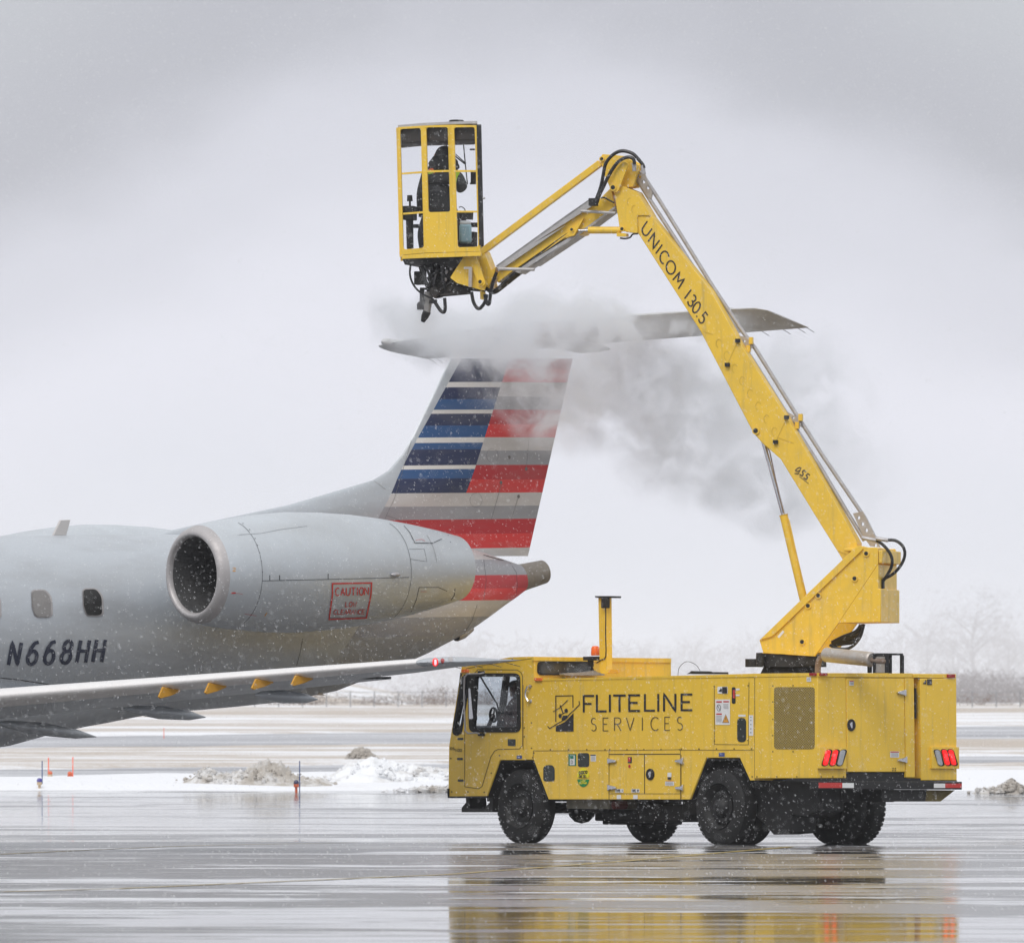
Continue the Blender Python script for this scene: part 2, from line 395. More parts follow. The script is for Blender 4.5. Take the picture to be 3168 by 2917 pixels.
# liner of the two wheel arches
lin = MB()
def liner(px, d=.03):
    pts = [hit(MT, p, 1, -.02) for p in px]
    c = sum(pts, V((0, 0, 0)))/len(pts); c.z -= .35
    for a, b in zip(pts, pts[1:]):
        n = (c-(a+b)/2); n.y = 0; n = (n-(b-a).normalized()*n.dot((b-a).normalized())).normalized()*d
        lin.loops([[a+n*.4, b+n*.4, b+n, a+n]], V((0, -TW+.04, 0)))
liner(q3((740, 1478), (640, 1210), (585, 1210), (410, 1210), (320, 1462)))
liner(q4((490, 966), (420, 811), (190, 811), (80, 1097)))
lin.build('wheel_arch', K_, truck)
# cab shell
win_d = rnd([(198, 632), (532, 632), (537, 1010), (212, 1012)], 34, 5)
win_q = rnd([(158, 650), (202, 640), (205, 700), (150, 1040), (92, 1030), (100, 960)], 22, 4)
cab_out = [(60, 1460), (65, 1115), (75, 1055), (152, 565), (480, 512), (585, 508), (585, 1210), (410, 1210), (320, 1462)]
cab = TS(3, cab_out, 0, -.05, [win_d, win_q])
far_out = hitp = None
cb = [hit(MT, p, 1, 0) for p in q3(*cab_out)]; wd = [hit(MT, p, 1, 0) for p in q3(*win_d)]
off = V((0, -TW+.05, 0))
cab.loops([[p+off for p in cb], [p+off for p in wd]], V((0, -.05, 0)))
cab.add(TS(3, [(152, 565), (480, 512), (585, 508), (585, 522), (482, 526), (158, 580)], -.052, -TW+.052).v, []) if 0 else None
def across(out, y0=-.052, y1=-TW+.052): return TS(3, out, y0, y1)
for poly in ([(153, 566), (480, 513), (584, 509), (584, 524), (482, 527), (152, 620), (145, 615)],
             [(61, 1459), (66, 1115), (76, 1056), (84, 1000), (100, 1002), (88, 1060), (80, 1115), (76, 1459)]):
    m = across(poly); cab.add(m.v, m.f)
cab = cab.build('cab', Y_, truck, bev=.006)
m = MB()
for yc in (-.86, -.9): pass
pc = [hit(MT, p, 1, 0) for p in q3((100, 1000), (148, 618))]
m.rod(pc[0]+V((0, -.80, 0)), pc[1]+V((0, -.80, 0)), .09, .05)
m.build('windscreen_post', K_, truck)
for yy in (-.03, -TW+.03): MB().rod(pc[0]+V((.0, yy, 0)), pc[1]+V((0, yy, 0)), .06, .05).build('windscreen_post', K_, truck)
m = MB().add([pc[0]+V((.01, -.06, 0)), pc[0]+V((.01, -TW+.06, 0)), pc[1]+V((.01, -TW+.06, 0)), pc[1]+V((.01, -.06, 0))], [(0, 1, 2, 3)])
m.build('windscreen', M_['glass'], truck, recalc=False)
wip = MB().tube([pc[1]+V((.03, -.36, -.05)), pc[1]+V((.04, -.66, -.42)), pc[1]+V((.02, -.72, -.68))], .012, 6); wip.build('wiper', M_['int'], truck)
TS(3, [(95, 975), (300, 985), (300, 1205), (80, 1205)], -.06, -TW+.06).build('dashboard', M_['int'], truck, bev=.02)
TS(3, [(572, 530), (584, 530), (584, 1205), (572, 1205)], -.052, -TW+.052).build('bulkhead', M_['int'], truck)
TS(3, [(76, 1195), (584, 1195), (584, 1206), (76, 1206)], -.052, -TW+.052).build('cab_floor', M_['int'], truck)
TS(3, [(158, 582), (570, 532), (570, 540), (158, 592)], -.06, -TW+.06).build('headliner', M_['int'], truck)
TS(3, [(500, 760), (565, 760), (570, 1190), (470, 1190), (470, 1090), (520, 1080)], -.5, -.95).build('driver_seat', M_['int'], truck, bev=.03)
# window rubbers
fr = TS(3, rnd([(186, 620), (545, 620), (550, 1022), (200, 1024)], 44, 6), .012, -.06, [rnd([(240, 644), (524, 644), (528, 985), (222, 998)], 20, 4)])
fr = fr.build('door_window', M_['rub'], truck)
TS(3, rnd([(240, 644), (524, 644), (528, 985), (222, 998)], 20, 4), -.02, -.024).build('pane', M_['glass'], fr)
ql = P('D', *rnd([(360, 330), (520, 320), (520, 480), (330, 1600), (235, 1690), (130, 1620), (150, 1420)], 90, 5))
qi = P('D', *rnd([(425, 410), (478, 390), (480, 520), (290, 1590), (190, 1560), (200, 1430)], 45, 5))
fq = MB().plate(MT, ql, 1, .012, -.06, [qi]).build('quarter_window', M_['rub'], truck)
MB().plate(MT, qi, 1, -.02, -.024).build('pane', M_['glass'], fq)
# steering wheel
sw = [hit(MT, p, 1, -.55) for p in P('D', *ell(1045, 1215, 78, 150, 20))]
m = MB().tube(sw+[sw[0]], .018, 6)
c0 = sum(sw, V((0, 0, 0)))/20
m.cyl(c0, c0+V((.25, 0, -.35)), .03, n=8)
for k in (3, 10, 16): m.cyl(c0, sw[k], .012, n=6)
m.build('steering_wheel', M_['int'], truck)
# door mirror
g = lambda *p, y=.1: [hit(MT, k, 1, y) for k in P('D', *p)]
mir = TS(3, rnd([(190, 712), (212, 716), (234, 935), (222, 945), (196, 940)], 12), .16, .10).build('wing_mirror', M_['rub'], truck, bev=.01)
MB().plate(MT, P(3, *rnd([(196, 722), (208, 724), (228, 930), (200, 932)], 8)), 1, .165, .16).build('mirror_glass', M_['chr'], mir)
b = [hit(MT, k, 1, y) for k, y in zip(P('D', (840, 290), (740, 310), (470, 315), (405, 380), (395, 700), (410, 1300), (420, 1560), (480, 1620), (660, 1610), (780, 1640)), (.02, .08, .14, .16, .16, .16, .16, .14, .07, .02))]
MB().tube(b, .012, 6).build('mirror_bracket', M_['grey'], mir)
MB().box(hit(MT, P('D', (775, 290))[0], 1, .02), (.1, .05, .05)).build('bracket_foot', M_['blk'], mir); m = MB().box(hit(MT, P('D', (780, 1645))[0], 1, .02), (.1, .05, .04)); m.build('bracket_foot', M_['blk'], mir)
hp = g((1790, 590), (1750, 700), (1745, 800), (1800, 910), y=.05); hp[0].y = .0; hp.insert(1, hp[0]+V((0, .05, 0))); hp.append(hp[-1]*1); hp[-1].y = 0
m = MB().tube(hp, .016, 8); m.ball(hp[0], .03, 8); m.ball(hp[-1], .03, 8); m.build('grab_handle', M_['chr'], truck)
# rear face of the raised cab roof, with its dark rear window
UR = hit(MT, P(3, (640, 508))[0], 1, 0).x
def TU(r, outer, d0, d1, holes=()): return MB().plate(MT, P(r, *outer), 0, UR-d0, UR-d1, [P(r, *h) for h in holes])
hs = TU(3, [(641, 510), (1045, 516), (1575, 521), (1575, 660), (641, 668)], .012, 0).build('cab_rear_wall', Y_, truck)
TU(3, [(641, 508), (1045, 514), (1577, 519), (1577, 549), (1165, 545), (1045, 544), (641, 536)], .03, -.02).build('roof_lip', Y_, truck, bev=.004)
fw = TU(3, rnd([(673, 540), (1030, 540), (1064, 634), (672, 634)], 32, 5), .04, .0, [rnd([(688, 552), (1022, 552), (1046, 624), (686, 624)], 26, 5)]).build('rear_window', M_['rub'], hs)
TU(3, rnd([(688, 552), (1022, 552), (1046, 624), (686, 624)], 26, 5), .020, .014).build('pane', mat('smoked_glass', (.05, .05, .045), .12, 0, .4, 8, (.13, .12, .11)), fw)
m = TU(3, rnd([(845, 622), (1000, 612), (1060, 600), (1070, 612), (1125, 628), (1125, 635), (850, 634)], 5), .16, .06); m.build('folded_wiper', M_['grey'], hs, bev=.006)
# body rim strip along the top
MB().plate(MT, q3((645, 672), (645, 660), (1500, 640))+q4((520, 231), (958, 226), (958, 247), (520, 254))+q3((1500, 655)), 1, .008, -.02).build('top_rim', Y_, truck)
# rear structure
pil = TR(4, [(958, 250), (1153, 256), (1155, 951), (958, 951)], 0, .13).build('rear_pillar', Y_, truck, bev=.006)
rim = TR(4, [(958, 226), (1614, 228), (1614, 258), (958, 254)], -.008, .14)
m = TR(4, [(1620, 231), (1913, 233), (1914, 262), (1620, 258)], -.012, .14); rim.add(m.v, m.f)
rim.build('rear_rim', Y_, truck, bev=.005)
rd = TR(4, [(1159, 262), (1555, 262), (1562, 908), (1161, 908)], -.006, .10).build('rear_door', Y_, truck, bev=.006)
TR(4, [(1561, 262), (1621, 262), (1629, 946), (1567, 946)], -.014, .11).build('hinge_post', Y_, truck, bev=.005)
TR(4, [(1668, 264), (1915, 264), (1918, 966), (1672, 966)], -.02, .12).build('rear_panel', Y_, truck, bev=.006)
TR(4, [(958, 951), (1672, 951), (1920, 966), (1920, 974), (958, 974)], -.01, .6).build('rear_sill', K_, truck)
TR(4, [(1161, 911), (1566, 911), (1566, 951), (1161, 951)], .02, .11).build('step_well', K_, truck)
TR(4, [(1632, 330), (1640, 330), (1640, 540), (1632, 540)], .0, .1).build('hinge_bar', K_, truck)
bp_ = TR(4, [(962, 972), (1955, 975), (1955, 1030), (962, 1027)], -.16, .0).build('rear_bumper', K_, truck, bev=.008)
for nm, mm, pts in (('red_tape', M_['redp'], [(966, 982), (1128, 982), (1128, 1018), (966, 1018)]), ('white_tape', M_['white'], [(1129, 984), (1208, 984), (1208, 1018), (1129, 1018)]),
                    ('white_tape', M_['white'], [(1761, 988), (1838, 988), (1838, 1018), (1761, 1018)]), ('red_tape', M_['redp'], [(1839, 988), (1952, 988), (1952, 1018), (1839, 1018)])):
    TR(4, pts, -.164, -.16).build(nm, mm, bp_)
TR(4, [(1400, 1030), (1710, 1030), (1700, 1112), (1400, 1112)], -.06, .5).build('tow_frame', K_, truck)
TR(4, [(1710, 1032), (1905, 1034), (1806, 1112), (1702, 1112)], -.05, .3).build('corner_gusset', mat('dirty_yellow', (.16, .12, .03), .6, 0, .6, 9, (.04, .035, .03)), truck)
for cx, cy, lean, rgb in ((0, 0, 1, 'rrc'), (1, 0, -1, 'crr')):
    x0 = 970 if cx == 0 else 1746
    box = TR(4, [(x0, 735), (x0+188, 736), (x0+190, 886), (x0, 884)], -.055, -.01).build('tail_light', Y_, truck, bev=.004)
    cs = [(1024, 810), (1075, 810), (1124, 810)] if cx == 0 else [(1797, 810), (1846, 808), (1890, 808)]
    for (ax_, ay_), k in zip(cs, rgb):
        o = []
        h_, w_ = 37, 16
        for t in range(24):
            a = 2*math.pi*t/24; x = w_*math.cos(a); y = w_*1.0*math.sin(a)+(h_ if math.sin(a) > 0 else -h_)
            o.append((ax_+x-lean*y*.24, ay_+y))
        oo = [(ax_+(x-ax_)*1.45, ay_+(y-ay_)*1.1) for x, y in o]
        TR(4, oo, -.062, -.05).build('lamp_seal', M_['rub'], box)
        l = TR(4, o, -.078, -.06).build('lamp_lens', M_['redlit'] if k == 'r' else M_['clear'], box, bev=.006)
        if k == 'r':
            i = [(ax_+(x-ax_)*.55, ay_+(y-ay_)*.5) for x, y in o]
            TR(4, i, -.081, -.078).build('lamp_glow', M_['redhot'], box)
for a, b in (((898, 226), (944, 244)), ):
    TS(4, [a, (b[0], a[1]), b, (a[0], b[1])], .03, 0).build('marker_lamp', M_['redl'], truck, bev=.004)
for a, b in (((980, 226), (1028, 244)), ((1858, 234), (1908, 258))):
    TR(4, [a, (b[0], a[1]), b, (a[0], b[1])], -.04, -.008).build('marker_lamp', M_['redl'], truck, bev=.004)
for a, b in (((148, 595), (188, 615)), ((644, 652), (690, 672))):
    TS(3, [a, (b[0], a[1]), b, (a[0], b[1])], .03, -.01).build('marker_lamp', M_['amb'], truck, bev=.004)
# wheels
def wheel(px, y_out, sgn, kind):
    c = hit(MT, px, 1, 0); c.y = 0; R = .505; W_ = .29
    o = V((c.x, y_out, R)); ax = V((0, -sgn, 0))
    t = MB().lathe([(.03, R*.56), (.0, R*.62), (-.0, R*.80), (.025, R*.93), (.05, R*.985), (.07, R), (W_-.07, R), (W_-.05, R*.985), (W_-.025, R*.93), (W_, R*.80), (W_, R*.62), (W_-.03, R*.56)], o, ax, 40)
    r = MB()
    if kind: r.lathe([(.0, R*.58), (.03, R*.56), (.05, R*.52), (.13, R*.45), (.14, R*.3), (.11, R*.28), (.02, R*.22), (.0, R*.18), (-.02, R*.10), (-.03, .01)], o, ax, 32)
    else: r.lathe([(.0, R*.58), (.02, R*.56), (.06, R*.5), (.08, R*.3), (.02, R*.24), (-.03, R*.2), (-.05, R*.08), (-.05, .01)], o, ax, 32)
    r.lathe([(W_-.02, R*.57), (W_-.1, R*.45), (W_-.1, .01)], o, ax, 24)
    rim_ = r.build('wheel', mat('wheel_steel', (.013, .013, .014), .6, 0, .4, 10, (.026, .024, .022)) if 'wheel_steel' not in bpy.data.materials else bpy.data.materials['wheel_steel'], truck)
    t.build('tyre', M_['rub'], rim_)
    tr = MB()
    for k in range(44):
        a = 2*math.pi*k/44
        for s0 in (.045, .12, .185):
            p = o+ax*(s0+.015)+V((math.cos(a+s0*1.5), 0, math.sin(a+s0*1.5)))*(R-.0065)
            tr.box(p, (.05, .05, .009), Matrix.Rotation(-(a+s0*1.5)+math.pi/2, 3, 'Y'))
    tr.build('tread', M_['rub'], rim_)
    b = MB().lathe([(.06, R*.30), (.055, R*.33), (.055, R*.39), (.06, R*.42)], o, ax, 24)
    for k in range(8):
        a = 2*math.pi*k/8; b.cyl(o+ax*.09+V((math.cos(a), 0, math.sin(a)))*R*.36, o+ax*.05+V((math.cos(a), 0, math.sin(a)))*R*.36, .016, n=6)
    b.build('nut_ring', M_['blk'], rim_)
wf = (1597, 2491); wr = (2216, 2490)
wheel(wf, -.04, 1, 0); wheel((wf[0]+24, wf[1]), -TW-.10, -1, 0)
wheel(wr, -.03, 1, 1); wheel(wr, -.36, 1, 1); wheel((wr[0]+28, wr[1]), -TW-.10, -1, 1); wheel((wr[0]+28, wr[1]), -TW+.23, -1, 1)
uf = hit(MT, wf, 1, 0).x; ur = hit(MT, wr, 1, 0).x
m = MB()
for u in (uf, ur): m.cyl((u, -.25, .485), (u, -TW+.25, .485), .075, n=12); m.ball((u, -TW/2, .47), .2, 12)
for y in (-.75, -1.55): m.box(((uf+ur)/2-.1, y, .66), (ur and uf-ur+3.2, .09, .18))
for u in (uf, ur):
    for y in (-.62, -1.68): m.tube([(u-.65, y, .62), (u-.3, y, .50), (u, y, .44), (u+.3, y, .50), (u+.65, y, .62)], .05, 6)
m.build('chassis', K_, truck)
m = MB().box((uf-1.75, -1.1, .40), (2.0, .7, .18)); m.box((uf-1.1, -1.3, .33), (1.1, .5, .14)); m.box((uf-2.2, -.9, .42), (1.0, .4, .24)); m.cyl((uf-1.4, -.4, .52), (uf-1.1, -.4, .52), .1)
m.box((ur+1.05, -1.2, .55), (.7, 1.2, .3))
m.build('engine_sump', K_, truck, bev=.02)
MB().plate(MT, P('C', (560, 642), (1060, 642), (1060, 752), (560, 745)), 1, -.25, -.8).build('fuel_tank', mat('tank_olive', (.22, .21, .17), .45, .2, .5, 7, (.05, .045, .04)), truck, bev=.02)
m = MB(); c = hit(MT, P('C', (1112, 705))[0], 1, -.2); m.lathe([(0, .01), (0, .055), (.2, .055), (.2, .01)], c, (0, -1, 0), 16); m.build('red_valve', mat('red_valve_paint', (.12, .015, .012), .5, 0, .5, 20), truck)
m = TS(4, [(520, 966), (960, 952), (960, 1180), (880, 1220), (820, 1215), (770, 1200), (770, 1330), (650, 1340), (560, 1240), (520, 1200)], -.3, -.75)
a = TR(4, [(960, 1028), (1420, 1028), (1420, 1110), (960, 1120)], .35, .9); m.add(a.v, a.f)
m.build('rear_undercarriage', K_, truck, bev=.02)
# front bumper strip and entry step
m = TS(3, [(52, 1405), (60, 1405), (60, 1458), (325, 1455), (325, 1468), (55, 1470)], .02, -TW-.02)
m.build('front_bumper', K_, truck)
m = TS(3, [(178, 1468), (200, 1468), (205, 1540), (300, 1542), (340, 1500), (345, 1468), (362, 1468), (362, 1566), (150, 1566), (150, 1535), (180, 1500)], -.05, -.35)
m.build('entry_step', K_, truck)
# mast with camera
m = TS(3, [(1080, 108), (1132, 108), (1138, 600), (1090, 600)], -.80, -.90)
m = m.build('exhaust_mast', Y_, truck, bev=.006)
MB().plate(MT, P(3, (1056, 95), (1150, 95), (1150, 108), (1062, 108)), 1, -.75, -.97).build('mast_cap', K_, m)
k = surf(m)
b = [hit(MT, p, 1, -.79) for p in P(3, (1128, 150), (1131, 215), (1130, 360), (1131, 505), (1100, 530), (1070, 550))]
MB().tube(b, .008, 6, smooth=3).build('mast_cable', M_['hose'], m)
mc = MB().box(hit(MT, P(3, (1129, 143))[0], 1, -.78), (.1, .08, .14)); mc.build('mast_camera', K_, m, bev=.01)
MB().plate(MT, P(3, (1090, 596), (1158, 596), (1140, 622), (1100, 622)), 1, -.75, -.95).build('mast_foot', Y_, m)
c = hit(MT, P(3, (1060, 500))[0], 1, -.85)
bc = MB().lathe([(0, .01), (0, .055), (.015, .06), (.10, .056), (.125, .04), (.13, .01)], c, (0, 0, 1), 20).build('warning_beacon', mat('beacon_orange', (.85, .15, .02), .3, emit=((1, .18, .02), .08)), truck)
m = MB().box(c+V((0, 0, -.04)), (.28, .2, .05)); m.box(c+V((.1, 0, -.1)), (.06, .06, .1)); m.build('beacon_bracket', K_, truck)
# roof odds: aerial, hatch clamps
b = [hit(MT, p, 1, -.9) for p in P(3, (1622, 640), (1628, 590), (1655, 555), (1690, 541), (1740, 560), (1765, 590), (1782, 625))]
MB().tube(b, .004, 5, smooth=3).build('aerial_wire', M_['hose'], truck)
m = TS(3, [(1680, 626), (1700, 616), (1712, 605), (1735, 607), (1740, 617), (1826, 615), (1848, 612), (1850, 626)], -.8, -1.1); m.build('roof_hatch', K_, truck)

# ---- seams, rivets, writing on the truck's near side
sb = surf(body, cab, pil, rd); mk = Marks(sb, MT)
for l in ([(640, 1148), (1155, 1146)], [(1155, 1146), (1640, 1140)], [(1503, 640), (1505, 1135)], [(640, 1148), (638, 1200)],
          [(570, 700), (570, 1140)], [(172, 1390), (172, 1000)], [(180, 590), (330, 560), (480, 540), (640, 520)], [(1155, 1146), (1155, 1478)], [(1640, 1140), (1640, 1478)], [(1155, 1440), (1640, 1440)]):
    mk.line(P(3, *l), 1.7, step=200)
mk.line(P(3, (172, 1392), (268, 1406), (290, 1390), (350, 1190), (375, 1150), (400, 1138), (545, 1135), (566, 1110), (566, 640), (555, 615), (530, 598), (262, 595), (235, 625)), 2.2)
for l in ([(525, 256), (525, 960)], [(8, 258), (520, 256)], [(14, 757), (520, 757)], [(247, 320), (248, 718), (482, 720), (486, 290)], [(18, 790), (18, 1095)]):
    mk.line(P(4, *l), 1.7, step=200)
mk.dots(P(3, *[(x, 1140) for x in (756, 879, 1003, 1127, 1159, 1277, 1392, 1509, 1633, 1648, 1767)], (627, 710), (627, 958), (627, 1130), (643, 1163), (635, 1194), (578, 992), (578, 1052), (410, 1180), (353, 1300), (84, 1427), (305, 1430), (194, 1427), (78, 1200), (176, 573), (335, 546), (497, 524), (630, 520)))
mk.dots(P(4, *[(x, 749) for x in (140, 261, 383, 503, 18)], *[(x, 941) for x in (541, 678, 816, 508)], *[(650, y) for y in (315, 425, 545, 657, 768)], *[(790, y) for y in (313, 768)], (247, 318), (480, 313), (247, 694), (479, 690)))
mk.build('panel_seams', M_['seam'], body)
mt = Marks(sb, MT, .006)
def fl(r, x0, x1, top, bot): return None
lin1 = lambda x: 290-(x-620)*.0147
lin2 = lambda x: 483-(x-620)*.0133
its = [('F', 630, 758), ('L', 793, 914), ('I', 955, 955.1), ('T', 996, 1153), ('E', 1196, 1330), ('L', 1389, 1514), ('I', 1555, 1555.1), ('N', 1627, 1768), ('E', 1845, 1978)]
for ch, a, b in its:
    x = (a+b)/2; tp, bt = lin1(x), lin2(x); full = (ch in 'ILN')
    tt = tp-12 if ch in 'ILN' else tp; bb = bt+12 if ch in 'FITN' else bt
    if ch == 'F': tt = tp
    word(mt, [(ch, a, b)], lambda t, bb=bb: P('E', (t, bb))[0], lambda t, bb=bb, tt=tt: (0, (tt-bb)/4.014), 6.3)
mt.build('company_name', M_['txt'], body); mt = Marks(sb, MT, .006)
for ch, a, b in [('S', 722, 784), ('E', 870, 935), ('R', 1012, 1095), ('V', 1160, 1255), ('I', 1358, 1358.1), ('C', 1465, 1568), ('E', 1636, 1700), ('S', 1791, 1856)]:
    x = (a+b)/2; tp = 565-(x-720)*.0135; bt = 724-(x-720)*.008
    word(mt, [(ch, a, b)], lambda t, bt=bt: P('E', (t, bt))[0], lambda t, bt=bt, tp=tp: (0, (tp-bt)/4.014), 2.3)
mt.build('company_subtitle', M_['txt'], body); mt = Marks(sb, MT, .006)
# emblem: frame, aeroplane, dark hill
mt.line(P('E', (283, 612), (283, 290), (495, 286), (495, 435)), 2.8)
mt.fill(P('E', (283, 730), (283, 665), (340, 640), (395, 612), (430, 580), (470, 535), (503, 500), (503, 730)))
mt.line(P('E', (182, 665), (207, 695), (300, 635), (372, 595), (420, 565), (450, 520), (530, 445), (577, 398), (572, 352)), 2.6)
mt.fill(P('E', (355, 575), (372, 535), (430, 530), (440, 545), (400, 590), (360, 600)))
mt.line(P('E', (250, 486), (320, 445), (380, 395), (434, 340)), 2.2)
mt.line(P('E', (338, 405), (375, 505)), 3.4)
for c in ((337, 537, 19, 27), (413, 473, 22, 27)): mt.fill(P('E', *ell(*c, 14)))
mt.line(P('E', (345, 525), (405, 490)), 2.6)
mt.build('emblem', M_['txt'], body); mt = Marks(sb, MT, .006)
textq(mt, 'GS', *P(3, (76, 1124), (104, 1126), (104, 1142), (76, 1140)), 1.5); textq(mt, '1400', *P(3, (108, 1133), (153, 1135), (153, 1155), (108, 1153)), 1.3)
mt.build('unit_number', M_['txt'], body)
# recessed black details
rm_ = mat('recess_black', (.02, .022, .022), .35, 0, .5, 30, (.05, .09, .07))
class Blk:
    def fill(s, p):
        k = Marks(sb, MT, .004); k.fill(p); k.build('recess', rm_, body)
blk = Blk()
blk.fill(P(3, *rnd([(707, 1262), (725, 1245), (770, 1245), (785, 1268), (785, 1356), (707, 1356)], 18)))
blk.fill(P(3, *rnd([(942, 1163), (1020, 1163), (1020, 1258), (942, 1258)], 18)))
blk.fill(P(3, *rnd([(465, 1068), (519, 1069), (518, 1116), (466, 1114)], 4)))
blk.fill(P(4, *rnd([(404, 535), (466, 535), (466, 703), (404, 703)], 30, 6))); blk.fill(P(4, *rnd([(367, 323), (393, 323), (393, 438), (367, 438)], 13, 5)))
blk.fill(P(3, (832, 650), (856, 650), (856, 666), (832, 666))); blk.fill(P(3, (1644, 634), (1669, 634), (1669, 655), (1644, 655)))
blk.fill(P(3, (1282, 1190), (1310, 1190), (1310, 1232), (1282, 1232)))
for x, y in ((143, 1067), (140, 1203), (145, 1350)): blk.fill(P(3, *rnd([(x-20, y-8), (x+20, y-8), (x+20, y+8), (x-20, y+8)], 6)))

dk = Marks(surf(rd, pil), MT, .004); dk.line(P(4, (1153, 258), (1556, 260)), 2, step=200); dk.line(P(4, (1556, 262), (1561, 905)), 1.5, step=200); dk.line(P(4, (1157, 262), (1160, 905)), 1.5, step=200)
dk.dots(P(4, *[(x, 941) for x in (981, 1061, 1135)], *[(x, 743) for x in ()], *[(944, y) for y in ()], (1476, 884), (1492, 884), (1476, 898), (1492, 898)))
dk.build('door_seams', M_['seam'], rd)
# stickers
def stickers(mat_, items, nm='sticker', par=body, bv=None, off=.005):
    for r, pts in items:
        s = Marks(bv or sb, MT, off); s.fill(P(r, *pts)); s.build(nm, mat_, par)
R_ = lambda x0, y0, x1, y1: [(x0, y0), (x1, y0), (x1, y1), (x0, y1)]
stickers(M_['white'], [(3, R_(1030, 1173, 1067, 1220)), (3, R_(1196, 1407, 1253, 1432)), (3, R_(1307, 1407, 1362, 1432)), (3, R_(1208, 1448, 1237, 1476)), (3, R_(1320, 1448, 1350, 1476)),
    (3, R_(1553, 1296, 1580, 1326)), (3, R_(1537, 1357, 1598, 1385)), (4, R_(270, 320, 339, 368)), (4, R_(254, 408, 355, 583)), (4, R_(395, 333, 422, 345)), (4, R_(395, 374, 422, 385)),
    (4, R_(413, 513, 463, 527)), (4, R_(486, 517, 516, 658)), (4, R_(884, 255, 914, 286)), (4, R_(1174, 278, 1206, 312)), (4, R_(1456, 765, 1518, 808)), (3, R_(888, 1179, 922, 1245))], 'white_sticker')
stickers(M_['white'], [(4, [(1676, 264), (1746, 264), (1746, 312), (1676, 312)])], 'white_sticker', truck, surf(bpy.data.objects['rear_panel']))
stickers(M_['txt'], [(4, [(1710, 268), (1744, 268), (1744, 308), (1710, 308)]), (4, [(1680, 300), (1695, 285), (1700, 270), (1706, 285), (1702, 305)])], 'sticker_print', truck, surf(bpy.data.objects['rear_panel']), .007)
stickers(M_['grnd'], [(3, R_(878, 1170, 931, 1250))], 'fuel_sticker', off=.004)
stickers(M_['grnd'], [(3, R_(890, 1182, 915, 1202))], 'fuel_sticker', off=.008)
stickers(M_['bluep'], [(3, R_(526, 1180, 563, 1202)), (4, R_(278, 775, 318, 802))], 'blue_sticker')
e = ell(980, 1328, 42, 66, 28)
stickers(M_['byel'], [(3, [p for p in e if p[1] < 1340]+[(939, 1340)])], 'diesel_sticker')
stickers(M_['grn'], [(3, [p for p in e if p[1] > 1342])], 'diesel_sticker', off=.0062)
stickers(M_['orp'], [(3, R_(1541, 1350, 1597, 1356)), (4, [(306, 567), (328, 512), (350, 567)])], 'orange_sticker', off=.0075)
stickers(M_['redp'], [(3, R_(1284, 1193, 1303, 1222)), (3, ell(1295, 1253, 8, 12, 12)), (4, R_(262, 420, 300, 430)), (4, R_(310, 419, 349, 428)), (4, R_(262, 504, 300, 514)), (4, R_(376, 343, 392, 400)), (4, R_(1176, 279, 1204, 285)), (4, R_(1458, 767, 1516, 774)), (4, R_(1210, 1452-0, 1212, 1453))], 'red_print', off=.0078)
sp = Marks(sb, MT, .0085)
textq(sp, 'TYPE I', *P(3, (1202, 1411), (1248, 1411), (1248, 1428), (1202, 1428)), 1.4); textq(sp, 'TYPE IV', *P(3, (1311, 1411), (1359, 1411), (1359, 1428), (1311, 1428)), 1.4)
textq(sp, 'D', *P(3, (898, 1214), (910, 1214), (910, 1236), (898, 1236)), 1.2)
textq(sp, 'GOCO', *P(3, (952, 1289), (1008, 1283), (1008, 1301), (952, 1308)), 2.6, .25); textq(sp, 'DIESEL', *P(3, (953, 1314), (1006, 1314), (1006, 1331), (953, 1331)), 1.6)
sp.fill(P(3, *R_(1555, 1329, 1579, 1343))); sp.fill(P(3, *R_(1031, 1174, 1066, 1180)))
for y in (443, 452, 461, 470, 525, 534, 543, 552, 561): sp.line(P(4, (262 if y > 500 else 312, y), (300 if y > 500 else 346, y)), .8, step=99)
sp.line(P(4, *ell(280, 466, 13, 22, 14)), 1.3, closed=True); sp.line(P(4, (272, 450), (288, 482)), 1.3); sp.line(P(4, (306, 567), (328, 512), (350, 567)), 1.2, closed=True); sp.line(P(4, (328, 530), (328, 552)), 1.6)
for y in (530, 552, 580, 610, 636): sp.fill(P(4, *R_(498, y-3, 504, y+4)))
sp.fill(P(4, *R_(303, 322, 337, 366))); sp.fill(P(4, (276, 352), (290, 340), (294, 328), (302, 340), (300, 356)))
for y in (292, 298, 304): sp.line(P(4, (1178, y), (1203, y)), .8, step=99)
for y in (782, 790, 798): sp.line(P(4, (1462, y), (1512, y)), .8, step=99)
for y in (1364, 1371, 1378): sp.line(P(3, (1542, y), (1593, y)), .7, step=99)
for y in (1190, 1197, 1204, 1211): sp.line(P(3, (1035, y), (1061, y)), .6, step=99)
for y in (264, 271, 278): sp.line(P(4, (888, y), (910, y)), .7, step=99)
sp.build('sticker_print', M_['txt'], body)
sp = Marks(sb, MT, .009); textq(sp, 'LOW', *P(3, (966, 1347), (996, 1347), (996, 1358), (966, 1358)), 1.3); textq(sp, 'SULPHUR', *P(3, (953, 1362), (1005, 1362), (1005, 1373), (953, 1373)), 1.2)
sp.build('sticker_print', M_['byel'], body)
